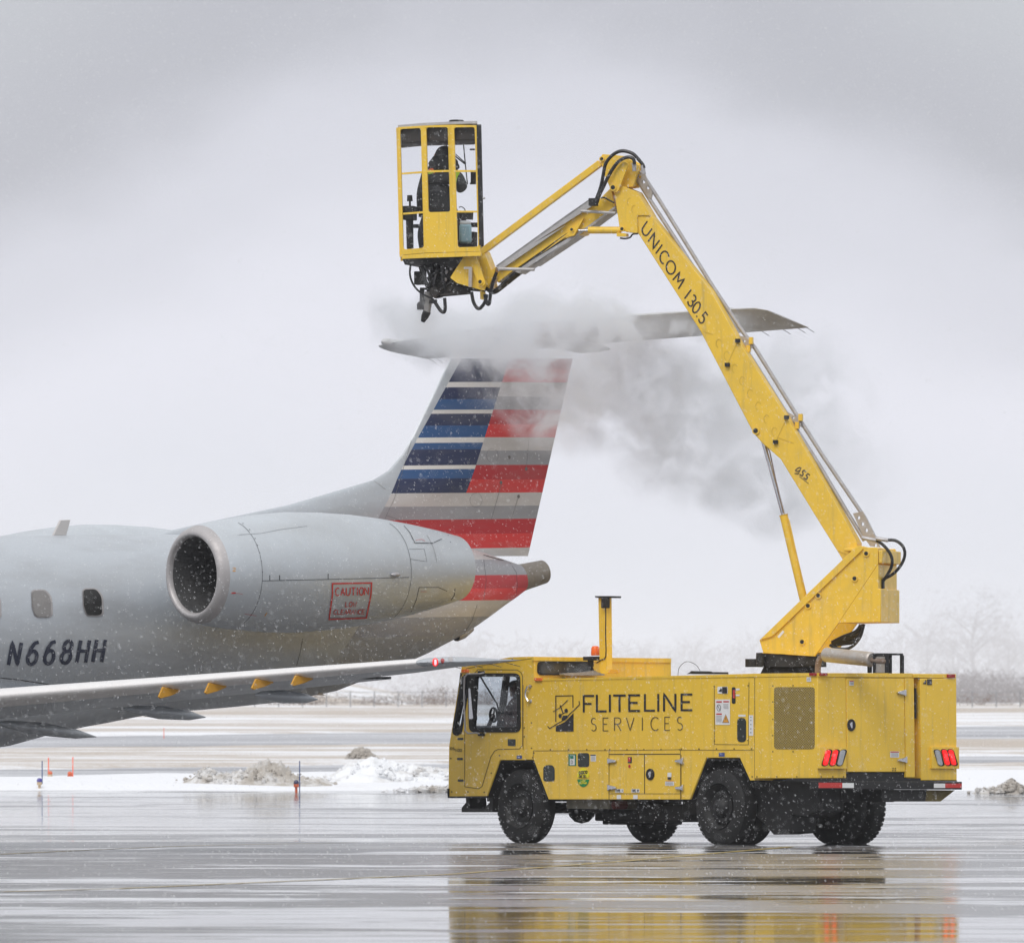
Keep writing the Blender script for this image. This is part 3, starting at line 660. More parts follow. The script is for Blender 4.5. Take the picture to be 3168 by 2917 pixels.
# hatch doors with latches and handles
for pts in ([(1162, 1172), (1394, 1172), (1396, 1438), (1162, 1438)], [(1399, 1172), (1638, 1170), (1638, 1438), (1400, 1438)]):
    pass
hm = Marks(sb, MT, .0045); hm.line(P(3, (1157, 1172), (1640, 1170)), 2.4, step=200); hm.line(P(3, (1396, 1172), (1397, 1440)), 2.2, step=200); hm.build('hatch_gap', M_['seamd'], body)
def latch(r, pts, d=.035):
    TS(r, pts, d, 0).build('door_hinge', M_['chr'], truck, bev=.006)
latch(3, [(1138, 1197), (1150, 1202), (1195, 1212), (1195, 1226), (1155, 1230), (1140, 1240)]); latch(3, [(1138, 1377), (1150, 1382), (1195, 1392), (1195, 1408), (1155, 1412), (1140, 1422)])
latch(3, [(1652, 1192), (1640, 1202), (1598, 1212), (1598, 1224), (1636, 1230), (1652, 1240)]); latch(3, [(1652, 1376), (1640, 1388), (1600, 1394), (1600, 1408), (1638, 1412), (1652, 1422)])
for pts in ([(1573, 338), (1560, 344), (1516, 355), (1516, 368), (1555, 378), (1573, 386)], [(1578, 802), (1562, 810), (1520, 820), (1520, 832), (1560, 840), (1578, 848)]):
    TR(4, pts, -.045, -.006).build('door_hinge', M_['chr'], truck, bev=.006)
def handle(r, cx, cy, rx, ry, rear):
    f = TR if rear else TS
    a = (-.02, -.005) if rear else (.015, -.002)
    h = f(r, ell(cx, cy, rx, ry, 20), *a).build('door_handle', K_, truck, bev=.004)
    b = (-.035, -.018) if rear else (.03, .012)
    f(r, rnd([(cx-rx*.45, cy-ry*.15), (cx-rx*.1, cy-ry*.5), (cx+rx*.2, cy-ry*.5), (cx+rx*.2, cy+ry*.5), (cx-rx*.1, cy+ry*.5)], 4), *b).build('handle_lever', M_['chr'], h)
handle(3, 1430, 1308, 28, 39, 0); handle(4, 1193, 585, 28, 42, 1)
# mesh vent
vm = bpy.data.materials.new('expanded_mesh'); vm.use_nodes = True; t = vm.node_tree; bs = t.nodes['Principled BSDF']
tcn = N(t, 'ShaderNodeTexCoord'); mp_ = N(t, 'ShaderNodeMapping', inp={'Scale': (30, 30, 42), 'Rotation': (0, .78, 0)}); t.links.new(tcn.outputs['Object'], mp_.inputs[0])
vo = N(t, 'ShaderNodeTexVoronoi', feature='DISTANCE_TO_EDGE', inp={'Scale': 1.0, 'Randomness': .25}); t.links.new(mp_.outputs[0], vo.inputs[0])
rr = N(t, 'ShaderNodeMapRange', inp={1: .12, 2: .22, 3: 1., 4: 0.}); t.links.new(vo.outputs[0], rr.inputs[0])
xx = N(t, 'ShaderNodeMix', data_type='RGBA'); xx.inputs[6].default_value = (.06, .05, .035, 1); xx.inputs[7].default_value = (.42, .30, .06, 1); t.links.new(rr.outputs[0], xx.inputs[0]); t.links.new(xx.outputs[2], bs.inputs[0])
bs.inputs['Roughness'].default_value = .6
vg = TS(4, rnd([(657, 323), (937, 323), (937, 751), (657, 751)], 24, 5), .005, -.001).build('vent_grille', vm, truck)

# ================================================================== BOOM
BE = math.radians(17)
tcn_ = hit(MT, (2447, 2080), 1, -1.15)
MBm = frame(MT @ V((tcn_.x, -1.15, tcn_.z)), V((-math.cos(BE), math.sin(BE), 0)))
MTB = MT.inverted() @ MBm
def toT(mb): mb.v = [MTB @ v for v in mb.v]; return mb
def BP(r, outer, y0, y1, holes=()): return MB().plate(MBm, P(r, *outer), 1, y0, y1, [P(r, *h) for h in holes])
def bb(mb, name, m, par=truck, **k): return toT(mb).build(name, m, par, **k)
def bt(r, pts, y=0.): return [hit(MBm, p, 1, (y[i] if isinstance(y, (list, tuple)) else y)) for i, p in enumerate(P(r, *pts))]
Y2 = M_['yel2']
# slew ring
a0, a1, a2, a3 = [hit(MBm, p, 1, 0) for p in P(5, (665, 1402), (665, 1548), (665, 1560), (665, 1615))]
c = V((0, 0, a0.z)); 
m = MB().lathe([(0, .01), (0, .46), (a1.z-a0.z, .47), (a1.z-a0.z, .36), (a3.z-a0.z-.03, .42), (a3.z-a0.z-.03, .01)], (0, 0, a0.z), (0, 0, 1), 36)
m.cyl((.47, .15, a0.z-.08), (.47, .15, a1.z-.0), .11); m.cyl((.3, .42, a0.z-.05), (.3, .42, a1.z), .06)
m.box((-.35, .3, (a0.z+a1.z)/2), (.3, .25, .14))
bb(m, 'slew_ring', K_)
# turret cheek plates
cheek = [(332, 1270), (1335, 300), (1395, 297), (1455, 311), (1545, 311), (1560, 345), (1562, 482), (1150, 1095), (905, 1438), (372, 1402)]
tur = BP(5, cheek, .5, .46); pts = [hit(MBm, p, 1, .5) for p in P(5, *cheek)]
tur.loops([[p+V((0, -.96, 0)) for p in pts]], V((0, -.04, 0)))
# flanges and web between the cheeks
def web(a, b, y0=.458, y1=-.458, th=.04):
    p0, p1 = bt(5, [a], .5)[0], bt(5, [b], .5)[0]; d = (p1-p0).normalized(); n = V((-d.z, 0, d.x))*th
    tur.loops([[p0+V((0, y0-.5, 0)), p1+V((0, y0-.5, 0)), p1+V((0, y0-.5, 0))+n, p0+V((0, y0-.5, 0))+n]], V((0, y1-y0, 0)))
web((372, 1402), (332, 1270)); web((905, 1438), (372, 1402)); pass
tur = bb(tur, 'turret', Y2, bev=.006)
# near cheek flange strips and boss plate
m = BP(5, [(332, 1270), (1335, 300), (1395, 297), (1405, 330), (470, 1230)], .53, .502); bb(m, 'turret_flange', Y2, bev=.006)
m = BP(5, [(345, 1275), (690, 1085), (815, 968), (860, 972), (980, 845), (975, 780), (905, 1405), (380, 1398)], .506, .502)
# counterweight box at the rear
bx = BP(5, [(1562, 484), (1562, 1070), (1545, 1086), (1150, 1094)], .5, -.5); bb(bx, 'counterweight', Y2, bev=.01)
rb = [hit(MBm, p, 1, .5) for p in P(5, (1562, 484), (1562, 1086), (1562, 740), (1562, 340), (1562, 475))]
xr = rb[0].x
m = MB().box((xr+.02-.03, 0, (rb[1].z+rb[2].z)/2), (.05, 1.0, rb[2].z-rb[1].z)); m.box((xr-.03, 0, (rb[3].z+rb[4].z)/2), (.05, 1.0, rb[3].z-rb[4].z)); m.box((xr+.12, 0, (rb[2].z+rb[4].z)/2), (.05, .9, rb[4].z-rb[2].z))
m.box((xr+.25, 0, rb[3].z+.01), (.45, .9, .04))
bb(m, 'rear_cover', Y2, bev=.01)
def boss(r, c, rr, y, parent, nm='pivot_pin'):
    p = hit(MBm, P(r, c)[0], 1, y)
    m = MB().lathe([(0, .0), (0, rr*.62), (.02, rr*.62), (.02, rr*1.0), (-.01, rr*1.0)], p, (0, 1, 0), 18)
    o = bb(m, nm, Y2, parent); m2 = MB().cyl(p+V((0, .012, 0)), p+V((0, .021, 0)), rr*.66, n=16); return bb(m2, 'pin_bore', K_, o)
for c in ((1440, 375), (1320, 633), (838, 915), (945, 810), (777, 1288)): boss(5, c, .042, .5, truck)
_st = Marks(surf(tur), MT, .004); _st.fill(P(5, (520, 1235), (575, 1168), (592, 1185), (537, 1250))); _st.build('white_sticker', M_['white'], tur)
# hose bundle under the turret
random.seed(3)
for i in range(7):
    y = -.1-.06*i+.3
    m = MB().tube([p for p in bt(5, [(1380, 1110), (1330+random.randint(-20, 40), 1180+i*16), (1200, 1230+i*14), (1080, 1290+i*6)], y)], .018, 7, smooth=5)
    bb(m, 'hydraulic_hose', M_['hose'])
m = MB().tube(bt(5, [(1415, 1105), (1375, 1240), (1300, 1330), (1220, 1362), (1120, 1350), (1060, 1320)], .3), .02, 8, smooth=6); bb(m, 'hydraulic_hose', M_['hose'])
m = MB().tube(bt(5, [(1395, 1105), (1350, 1230), (1250, 1310), (1150, 1320), (1080, 1310)], .25), .009, 6, smooth=6); bb(m, 'hydraulic_hose', M_['hose'])
# lift cylinder
c0, c1 = bt(0, [(2425, 1596), (2490, 1870)], 0.); m = MB().cyl(c0, c1, .055, n=20); m.lathe([(0, .055), (-.015, .062), (-.015, .04)], c0, (c1-c0), 20); lc = bb(m, 'lift_cylinder', Y2)
r0 = bt('F', [(905, 0)], 0.)[0]; r0b = bt(8, [(1745, 640)], 0.)[0]; m = MB().cyl(c0, r0b+(r0b-c0)*.05, .030, n=16); bb(m, 'cylinder_rod', M_['chr'], lc)
m = MB().tube(bt('F', [(965, 10), (1010, 90), (1110, 560), (1245, 1155)], .05), .008, 6); bb(m, 'hydraulic_line', M_['rust'], lc)
m = MB().tube(bt('F', [(1325, 1245), (1350, 1300), (1460, 1800)], .06), .008, 6); bb(m, 'hydraulic_line', Y2, lc)
# main boom
bo = P(2, (735, 425), (860, 470), (985, 668))+P(8, (1520, 0), (1640, 215), (1845, 540))+P(5, (1200, 0), (1345, 265), (1330, 420), (1250, 560), (1190, 432), (920, 0))+P(8, (1820, 720), (1742, 652), (1703, 608), (1475, 170), (1367, 0))+P(2, (880, 820), (725, 560))
boom = MB().plate(MBm, bo, 1, .225, -.03); boom = bb(boom, 'main_boom', Y2, bev=.008)
m = BP(2, [(680, 480), (735, 417), (865, 470), (985, 672), (876, 668), (878, 822), (728, 800)], .245, .226); a = BP(2, [(680, 480), (735, 417), (865, 470), (985, 672), (876, 668), (878, 822), (728, 800)], .245, .226)
a.v = [v+V((0, -.277, 0)) for v in a.v]; m.add(a.v, a.f); bb(m, 'boom_head', Y2, bev=.004)
bs_ = surf(boom, bpy.data.objects['boom_head'], tur); bm_ = Marks(bs_, MT, .004)
S_, E_ = (965, 890), (.54, .842)
fb = lambda t: P(2, (965+.54*t, 890+.842*t))[0]
fu = lambda t: (55/2.717, -75/2.717)
word(bm_, [('U', -113, -40), ('N', 0, 76), ('I', 120, 120.1), ('C', 160, 240), ('O', 255, 352), ('M', 384, 472), ('1', 569, 569.1), ('3', 612, 662), ('0', 675, 730), ('.', 752, 752.1), ('5', 780, 832)], fb, fu, 4.4)
bm_.build('boom_lettering', M_['txt'], boom); bm_ = Marks(bs_, MT, .004)
bm_.line(P('F', (1555, 385), (1530, 368), (1490, 385), (1455, 420), (1480, 440), (1530, 420), (1550, 395), (1500, 480), (1440, 470)), 3.2)
bm_.line(P('F', (1640, 450), (1605, 415), (1575, 440), (1590, 480), (1570, 515), (1525, 485)), 3.4); bm_.line(P('F', (1705, 500), (1670, 475), (1640, 500), (1665, 540), (1640, 575), (1595, 545)), 3.4)
bm_.line(P('F', (1520, 520), (1600, 580), (1685, 650)), 1.6)
bm_.build('maker_initials', M_['txt'], boom)
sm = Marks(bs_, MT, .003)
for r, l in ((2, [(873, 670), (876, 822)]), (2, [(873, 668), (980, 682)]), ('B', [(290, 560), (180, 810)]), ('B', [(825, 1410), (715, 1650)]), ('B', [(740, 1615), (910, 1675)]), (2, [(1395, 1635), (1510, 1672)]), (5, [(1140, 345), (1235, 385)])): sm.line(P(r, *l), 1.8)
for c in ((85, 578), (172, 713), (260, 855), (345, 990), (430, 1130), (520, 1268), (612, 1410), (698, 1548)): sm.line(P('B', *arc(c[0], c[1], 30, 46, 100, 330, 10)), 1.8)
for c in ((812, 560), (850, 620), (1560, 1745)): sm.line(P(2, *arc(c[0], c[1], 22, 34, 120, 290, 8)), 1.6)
sm.build('weld_marks', mat('weld_mark_paint', (.62, .40, .035), .5), boom)  # weld arcs and joint lines, a yellow somewhat darker than the boom paint
for r, c in (('B', (493, 1538)), ): boss(r, c, .05, .225, truck)
for c in ((293, 548), (178, 812), (830, 1390), (708, 1660)): m = MB().box(hit(MBm, P('B', c)[0], 1, .25), (.06, .05, .05)); bb(m, 'clamp_bolt', K_, boom)
# pipes on the boom
P1 = P(2, (835, 310), (1000, 570), (1240, 940), (1500, 1355), (1720, 1712))+P('B', (460, 760), (830, 1350), (1180, 1900))+P(5, (1250, -40), (1420, 240))
P2 = P(2, (900, 300), (1060, 545), (1200, 770), (1500, 1255), (1766, 1655))+P('B', (490, 640), (900, 1300), (1240, 1830))+P(5, (1420, 0), (1530, 220))
for pp, y in ((P1, -.0), (P2, -.03)):
    m = MB().tube([hit(MBm, p, 1, y) for p in pp], .027, 10); bb(m, 'steel_pipe', M_['grey'])
def brk(r, pts, holes, y=.03):
    m = MB().plate(MBm, P(r, *pts), 1, y, y-.04, [P(r, *h) for h in holes]); bb(m, 'pipe_bracket', M_['muff'])
brk(2, [(850, 330), (935, 320), (1000, 480), (990, 530), (955, 510), (900, 420)], [ell(893, 348, 13, 16, 10), ell(928, 388, 13, 16, 10), ell(963, 438, 13, 16, 10)])
brk(5, [(1300, -40), (1400, -60), (1530, 200), (1580, 310), (1480, 300), (1400, 190)], [ell(1400, 70, 16, 20, 10), ell(1440, 135, 16, 20, 10), ell(1360, 5, 16, 20, 10), ell(1535, 290, 16, 16, 10)])
brk('B', [(290, 490), (350, 500), (420, 540), (455, 620), (430, 640), (330, 560)], [ell(365, 553, 14, 12, 8)]); brk('B', [(820, 1320), (880, 1355), (960, 1400), (995, 1500), (960, 1480), (850, 1400)], [ell(905, 1395, 14, 12, 8)])
for c in ((440, 548), (412, 635), (985, 1390), (948, 1478)): m = MB().box(hit(MBm, P('B', c)[0], 1, .03), (.05, .06, .09)); bb(m, 'clamp_bolt', Y2, boom)
# elbow
el_ = [(556, 200), (580, 157), (640, 160), (762, 172), (885, 250), (848, 400), (835, 428), (740, 440), (715, 465), (680, 480), (645, 440), (600, 335), (575, 245)]
m = BP(2, el_, .16, .10); a = BP(2, el_, .16, .10); a.v = [v+V((0, -.26, 0)) for v in a.v]; m.add(a.v, a.f); bb(m, 'elbow_plate', Y2, bev=.006)
m = BP(2, [(640, 170), (762, 176), (870, 260), (835, 420), (700, 440), (640, 330)], .095, -.095); bb(m, 'elbow_core', Y2, bev=.01)
m = BP(2, rnd([(756, 215), (800, 238), (712, 470), (680, 484), (648, 440), (690, 290)], 22), .30, .26); bb(m, 'link_plate', Y2, bev=.005)
boss(2, (672, 437), .045, .30, truck); boss(2, (578, 198), .035, .165, truck)
# hoses over the elbow
for pts, y in (([(930, 275), (920, 245), (880, 195), (840, 155), (790, 135), (740, 130), (690, 148), (640, 190), (605, 245), (590, 320), (570, 420), (545, 495), (515, 570)], .33),
               ([(850, 240), (845, 205), (820, 184), (770, 188), (710, 225), (655, 300), (615, 375), (590, 430), (560, 490), (530, 575)], .36)):
    m = MB().tube(bt(2, pts, y), .024, 9, smooth=3); bb(m, 'hydraulic_hose', M_['hose'])
for r, a, b in ((2, (915, 250), (930, 325)), (2, (845, 230), (850, 300)), (5, (1395, 212), (1540, 240)), (5, (1540, 218), (1665, 238))):
    q = bt(r, [a, b], .33); m = MB().cyl(q[0], q[1], .028, n=10); bb(m, 'hose_coupling', M_['grey'])
for pts, y in (([(1535, 238), (1600, 275), (1670, 350), (1705, 430), (1700, 510), (1665, 580), (1620, 650), (1585, 700)], .30), ([(1660, 236), (1740, 240), (1810, 290), (1838, 360), (1825, 440), (1780, 520), (1710, 590), (1620, 640), (1585, 670)], .25)):
    m = MB().tube(bt(5, pts, y), .021, 9, smooth=3); bb(m, 'hydraulic_hose', M_['hose'])
m = MB().box(hit(MBm, P(5, (1590, 690))[0], 1, .3), (.08, .08, .12)); bb(m, 'hose_manifold', K_)
# jib: levelling rod, tray, beam
q = bt(0, [(1858, 505), (1478, 790)], .12); m = MB().rod(q[0], q[1], .09, .085); bb(m, 'levelling_rod', Y2, bev=.006)
tr_ = P(2, (482, 527), (505, 585), (0, 905))+P(1, (1584, 995), (1035, 1372), (1018, 1325), (1584, 915))
m = MB().plate(MBm, tr_, 1, .20, .17); pts = [hit(MBm, p, 1, .20) for p in tr_]
up_ = [pts[0], pts[-1]]; 
m.rod((pts[0]+pts[0])/2+V((0, -.2, -.01)), pts[-2]+V((0, -.2, -.01)), .4, .02)
bb(m, 'cable_tray', M_['tray'])
bm2 = P(2, (650, 440), (690, 600), (450, 775), (415, 830), (250, 868), (0, 1040))+P(1, (1584, 1070), (1130, 1385), (1030, 1465), (1010, 1400))+P(2, (0, 900), (505, 585))
m = MB().plate(MBm, bm2, 1, .14, -.14); bb(m, 'jib_beam', Y2, bev=.006)
lo = P(2, (690, 590), (690, 612), (450, 790), (0, 1090))+P(1, (1584, 1140), (1200, 1388), (1170, 1375), (1584, 1090))+P(2, (0, 1040), (450, 765))
m = MB().plate(MBm, lo, 1, .155, -.16); bb(m, 'lower_tray', M_['tray'], bev=.004)
m = BP(2, [(425, 690), (280, 825), (300, 850), (345, 840)], .2, .145); bb(m, 'cylinder_lug', Y2, bev=.004)
boss(2, (325, 790), .03, .2, truck)
q = bt(2, [(465, 795), (735, 795), (380, 797)], .2); m = MB().cyl(q[0], q[1], .047, n=18); jc = bb(m, 'jib_cylinder', Y2); bb(MB().cyl(q[2], q[0], .018, n=10), 'cylinder_rod', M_['chr'], jc)
m = BP(2, [(700, 815), (780, 822), (780, 848), (700, 846)], .27, .15); bb(m, 'cylinder_block', Y2, jc)
m = MB().tube(bt(2, [(880, 824), (835, 830), (815, 855), (775, 866), (730, 862)], .25), .012, 7, smooth=3); bb(m, 'hydraulic_hose', M_['hose']); boss(2, (748, 785), .035, .25, truck)
for a, b in (((400, 634), (690, 652)), ): q = bt(2, [a, b], .26); bb(MB().cyl(q[0], q[1], .02, n=8), 'cross_bar', M_['tray'])
q = bt(1, [(1040, 1352), (1330, 1357)], .26); bb(MB().cyl(q[0], q[1], .022, n=8), 'cross_bar', M_['tray'])
m = MB().box(hit(MBm, P(2, (505, 560))[0], 1, .3), (.1, .12, .1)); bb(m, 'hose_clamp', K_)
for i in range(4):
    m = MB().tube(bt(1, [(1590, 1060+i*14), (1300, 1290+i*12), (1180, 1380+i*12), (1100, 1450+i*10), (1000, 1530+i*6), (930, 1510)], .12-.05*i), .022, 7, smooth=5); bb(m, 'hydraulic_hose', M_['hose'])
m = MB().tube(bt(2, [(570, 525), (600, 522), (640, 545), (680, 565)], .2), .012, 6, smooth=3); bb(m, 'hydraulic_hose', M_['hose'])
# exhaust silencer and its guard on the roof
q = [hit(MT, p, 1, -.45) for p in P(5, (1010, 1420), (1500, 1470), (1005, 1430), (950, 1480), (935, 1610), (1500, 1480), (1660, 1490))]
sil = MB().lathe([(0, .03), (.0, .07), (.03, .095), ((q[1]-q[0]).length-.02, .095), ((q[1]-q[0]).length, .08), ((q[1]-q[0]).length, .02)], q[0], q[1]-q[0], 24).build('exhaust_silencer', M_['muff'], truck)
MB().tube([q[2], q[3], q[4]], .04, 10, smooth=4).build('exhaust_pipe', M_['rust'], sil); MB().cyl(q[5], q[6], .035, n=12).build('tail_pipe', M_['rust'], sil)
MB().plate(MT, P(5, (1448, 1510), (1480, 1510), (1480, 1610), (1450, 1610)), 1, -.5, -.53).build('silencer_stand', K_, sil)
g_ = MB().plate(MT, P(5, (1500, 1405), (1640, 1405), (1640, 1425), (1500, 1425)), 1, -.42, -.72)
for a in ((1505, 1525), (1630, 1650)): 
    m = MB().plate(MT, P(5, (a[0], 1425), (a[1], 1425), (a[1], 1612), (a[0], 1612)), 1, -.42, -.46); g_.add(m.v, m.f); m = MB().plate(MT, P(5, (a[0], 1425), (a[1], 1425), (a[1], 1612), (a[0], 1612)), 1, -.42, -.46); m.v = [v+V((0, -.26, 0)) for v in m.v]; g_.add(m.v, m.f)
m = MB().plate(MT, P(5, (1505, 1425), (1650, 1425), (1650, 1612), (1505, 1612)), 1, -.70, -.72); g_.add(m.v, m.f); g_.build('exhaust_guard', M_['blk'], truck)
MB().plate(MT, P(5, (1530, 1440), (1628, 1440), (1628, 1605), (1530, 1605)), 1, -.44, -.45).build('guard_panel', M_['muff'], truck)

# ================================================================== BASKET
KX = [(205, .14), (415, .40), (660, .52), (862, .52), (905, .50)]
def ky(x):
    for (a, ya), (b, yb) in zip(KX, KX[1:]):
        if x <= b: return ya+(yb-ya)*(x-a)/(b-a)
    return KX[-1][1]
def kp(x, y): return hit(MBm, P(1, (x, y))[0], 1, ky(x))
def kplate(outer, holes=(), th=-.03):
    L = [[kp(*p) for p in l] for l in [outer]+list(holes)]
    return MB().loops(L, V((0, th, 0)), [[V((p[0], -p[1], 0)) for p in l] for l in [outer]+list(holes)])
w1 = rnd([(232, 212), (400, 203), (425, 1180), (258, 1194)], 22, 5); w2 = rnd([(445, 198), (620, 196), (640, 886), (462, 890)], 20, 5); w3 = rnd([(672, 198), (840, 196), (868, 1172), (700, 1177)], 22, 5)
fac = [([(212, 196), (415, 183), (440, 1222), (243, 1240)], w1), ([(415, 183), (655, 176), (690, 1216), (440, 1222)], w2), ([(655, 176), (860, 180), (888, 1210), (690, 1216)], w3)]
bk = None
for o, h in fac:
    m = kplate(o, [h]); 
    if bk is None: bk = m
    else: bk.add(m.v, m.f)
m = kplate([(243, 1241), (440, 1224), (690, 1218), (890, 1212), (892, 1244), (745, 1250), (440, 1262), (248, 1271)]); 
# lower rim in three pieces
for a in ([(243, 1242), (440, 1225), (441, 1262), (247, 1272)], [(440, 1225), (690, 1218), (691, 1254), (441, 1262)], [(690, 1218), (890, 1212), (892, 1246), (691, 1254)]):
    m = kplate(a, th=-.04); bk.add(m.v, m.f)
basket = bb(bk, 'basket', M_['yel'], bev=.004)
# far half of the cage: posts, rails, the black door edge, floor and roof
plan = [kp(212, 190), kp(415, 183), kp(660, 176), kp(862, 180)]
xl, xr_ = plan[0].x, plan[3].x; zt = plan[1].z; zb = kp(440, 1240).z
near = [(plan[0].x, .14), (plan[1].x, .40), (plan[2].x, .52), (plan[3].x, .52)]
dx, ssh = .0, 0
BD = .92; farp = [(x+BD*(1-k)*math.sin(BE), y-BD*(1-k)*math.cos(BE)) for (x, y), k in zip(reversed(near), (0, 0, .12, .0))]
lean_x = (kp(440, 1222)-kp(415, 183)); slope = lean_x.x/lean_x.z      # cage leans a little
def cz(x, y, z): return V((x+(z-zt)*slope, y, z))
ringp = near+farp
m = MB().loops([[cz(x*.95+(xl+xr_)/2*.05, y*.9, zb+.0) for x, y in ringp]], V((0, 0, .05))); bb(m, 'basket_floor', K_, truck)
m = MB().loops([[cz(x, y, zt) for x, y in ringp]], V((0, 0, .035))); bb(m, 'basket_roof', mat('roof_skin', (.50, .48, .47), .5, 0, .3, 8), truck)
m = MB().loops([[cz(x*.97+(xl+xr_)/2*.03, y*.93, zt-.32) for x, y in ringp]], V((0, 0, .31))); 
m = MB().loops([[cz(x*.94+(xl+xr_)/2*.06, y*.86+.0, zt-.215) for x, y in ringp]], V((0, 0, .20))); bb(m, 'ceiling_console', mat('console_dark', (.03, .025, .022), .6, 0, .5, 12, (.09, .065, .05)), truck, bev=.02)
m = MB()
for x, y in farp[0:1]+farp[3:]+[near[0]]: m.rod(cz(x, y, zb), cz(x, y, zt), .04, .035)
for a, b in ((farp[0], farp[1]), (farp[1], farp[2]), (farp[2], farp[3])):
    for z in (zb+.06, zt-.04): m.rod(cz(*a, z), cz(*b, z), .03, .06)
bb(m, 'rear_frame', M_['yel'], truck)
m = MB()
for a, b in ((farp[3], near[0]),): 
    for z in (zb+.06, zt-.04): m.rod(cz(*a, z), cz(*b, z), .03, .05)
bb(m, 'side_frame', M_['yel'], truck)
m = MB().loops([[kp(866, 176)+V((0, 0, 0)), kp(886, 172), kp(905, 1160), kp(888, 1165)]], V((0, -.85, 0)))
m.v = m.v
bb(MB().rod(kp(876, 175)+V((0, .0, 0)), kp(897, 1160)+V((0, 0, 0)), .04, .055), 'door_edge', K_, truck)
_d = V((BD*.9*math.sin(BE), -BD*.9*math.cos(BE), 0))
bb(MB().rod(kp(876, 175)+_d, kp(897, 1160)+_d, .03, .05), 'door_edge', K_, truck)
for pts in ([(245, 568), (412, 555), (412, 571), (246, 582)], [(255, 895), (420, 882), (420, 898), (256, 910)], [(452, 549), (636, 545), (636, 561), (453, 565)], [(677, 546), (850, 546), (850, 561), (678, 562)], [(688, 877), (860, 878), (860, 892), (689, 892)]):
    bb(kplate(pts, th=-.025), 'window_bar', M_['yel'], basket)
for h in (w1, w2, w3):
    L = [kp(*p)+V((0, -.02, 0)) for p in h]; m = MB().add(L, [tuple(range(len(L)))]); bb(m, 'window_pane', M_['bglass'], basket, recalc=False)
# roof lamp/vent
c = hit(MBm, P(1, (692, 150))[0], 1, .1); m = MB().lathe([(0, .01), (0, .115), (.015, .11), (.02, .095), (.045, .10), (.055, .085), (.06, .01)], V((c.x, .1, zt+.033)), (0, 0, 1), 24); bb(m, 'roof_vent', K_, truck)
# wiper hanging and cable
bb(MB().tube(bt(1, [(590, 338), (640, 400), (760, 495)], -.38), .010, 6), 'wiper_arm', M_['int'], truck); bb(MB().tube(bt(1, [(602, 338), (655, 390), (770, 492)], -.38), .007, 6), 'wiper_arm', M_['int'], truck)
bb(MB().tube(bt(1, [(750, 336), (764, 490), (782, 662)], -.40), .008, 6), 'wiper_blade', M_['int'], truck)
bb(MB().box(hit(MBm, P(1, (830, 610))[0], 1, -.3), (.06, .05, .17)), 'gauge_box', K_, truck)
for y in (378, 656): bb(MB().box(hit(MBm, P(1, (822, y))[0], 1, -.3), (.06, .04, .02)), 'gauge_foot', K_, truck)
# joystick console
c = hit(MBm, P(1, (312, 870))[0], 1, -.05)
m = MB().box(c, (.17, .25, .09)); m.box(c+V((0, 0, -.09)), (.14, .2, .10)); m.cyl(hit(MBm, P(1, (312, 915))[0], 1, -.05), hit(MBm, P(1, (315, 1190))[0], 1, -.05), .045, .045); m.cyl(hit(MBm, P(1, (290, 930))[0], 1, -.05), hit(MBm, P(1, (298, 1190))[0], 1, -.05), .02)
js = bb(m, 'control_console', K_, truck, bev=.01); m = MB().cyl(c, hit(MBm, P(1, (312, 790))[0], 1, -.05), .014); m.cyl(hit(MBm, P(1, (312, 800))[0], 1, -.05), hit(MBm, P(1, (310, 752))[0], 1, -.05), .04, .034); bb(m, 'joystick', K_, js)
m = MB().tube(bt(1, [(355, 865), (380, 845), (400, 850)], 0), .01, 6, smooth=3); bb(m, 'console_cable', M_['hose'], js)
m = MB().rod(*bt(1, [(285, 1002), (425, 1005)], -.3), .05, .05); m.rod(*bt(1, [(700, 992), (868, 994)], -.3), .05, .06); m.rod(*bt(1, [(690, 916), (820, 920)], -.2), .1, .1); bb(m, 'inner_rail', K_, truck)
m = MB().tube(bt(1, [(712, 850), (740, 848), (765, 880), (768, 960), (795, 1010), (805, 1060)], 0), .007, 6, smooth=4); m.tube(bt(1, [(416, 1040), (412, 1110), (425, 1140)], .1), .006, 6, smooth=4); bb(m, 'cab_cable', M_['hose'], truck)
m = MB().box(hit(MBm, P(1, (770, 1120))[0], 1, -.25), (.27, .15, .22)); bb(m, 'fluid_rack', K_, truck)
# bottom machinery
m = BP(1, [(250, 1272), (745, 1252), (740, 1330), (640, 1340), (520, 1300), (420, 1315), (270, 1318)], .3, -.3); bb(m, 'basket_underframe', K_, truck)
random.seed(11)
def pick(x0, x1, y0, y1): return (random.uniform(x0, x1), random.uniform(y0, y1))
for i in range(26):
    a = pick(380, 740, 1280, 1340); d = pick(450, 760, 1440, 1560); b = ((a[0]+d[0])/2+random.uniform(-60, 60), (a[1]+d[1])/2+random.uniform(-20, 20))
    m = MB().tube(bt(1, [a, b, d], [random.uniform(-.2, .25) for _ in range(3)]), random.uniform(.01, .024), 6, smooth=4); bb(m, 'hydraulic_hose', M_['hose'])
m = MB()
for i in range(16):
    p = hit(MBm, P(1, pick(480, 660, 1340, 1560))[0], 1, random.uniform(-.15, .15)); m.box(p, (random.uniform(.05, .12),)*3, Matrix.Rotation(random.uniform(0, 1), 3, 'Y'))
m.rod(*bt(1, [(520, 1530), (800, 1525)], .1), .12, .11); m.rod(*bt(1, [(500, 1300), (545, 1590)], 0), .1, .1); m.cyl(*bt(1, [(640, 1500), (930, 1520)], .1), .035); m.cyl(*bt(1, [(560, 1570), (800, 1548)], .15), .02)
bb(m, 'spray_manifold', mat('grimy_metal', (.02, .018, .017), .5, .2, .5, 25, (.10, .08, .07)), truck, bev=.008)
m = MB()
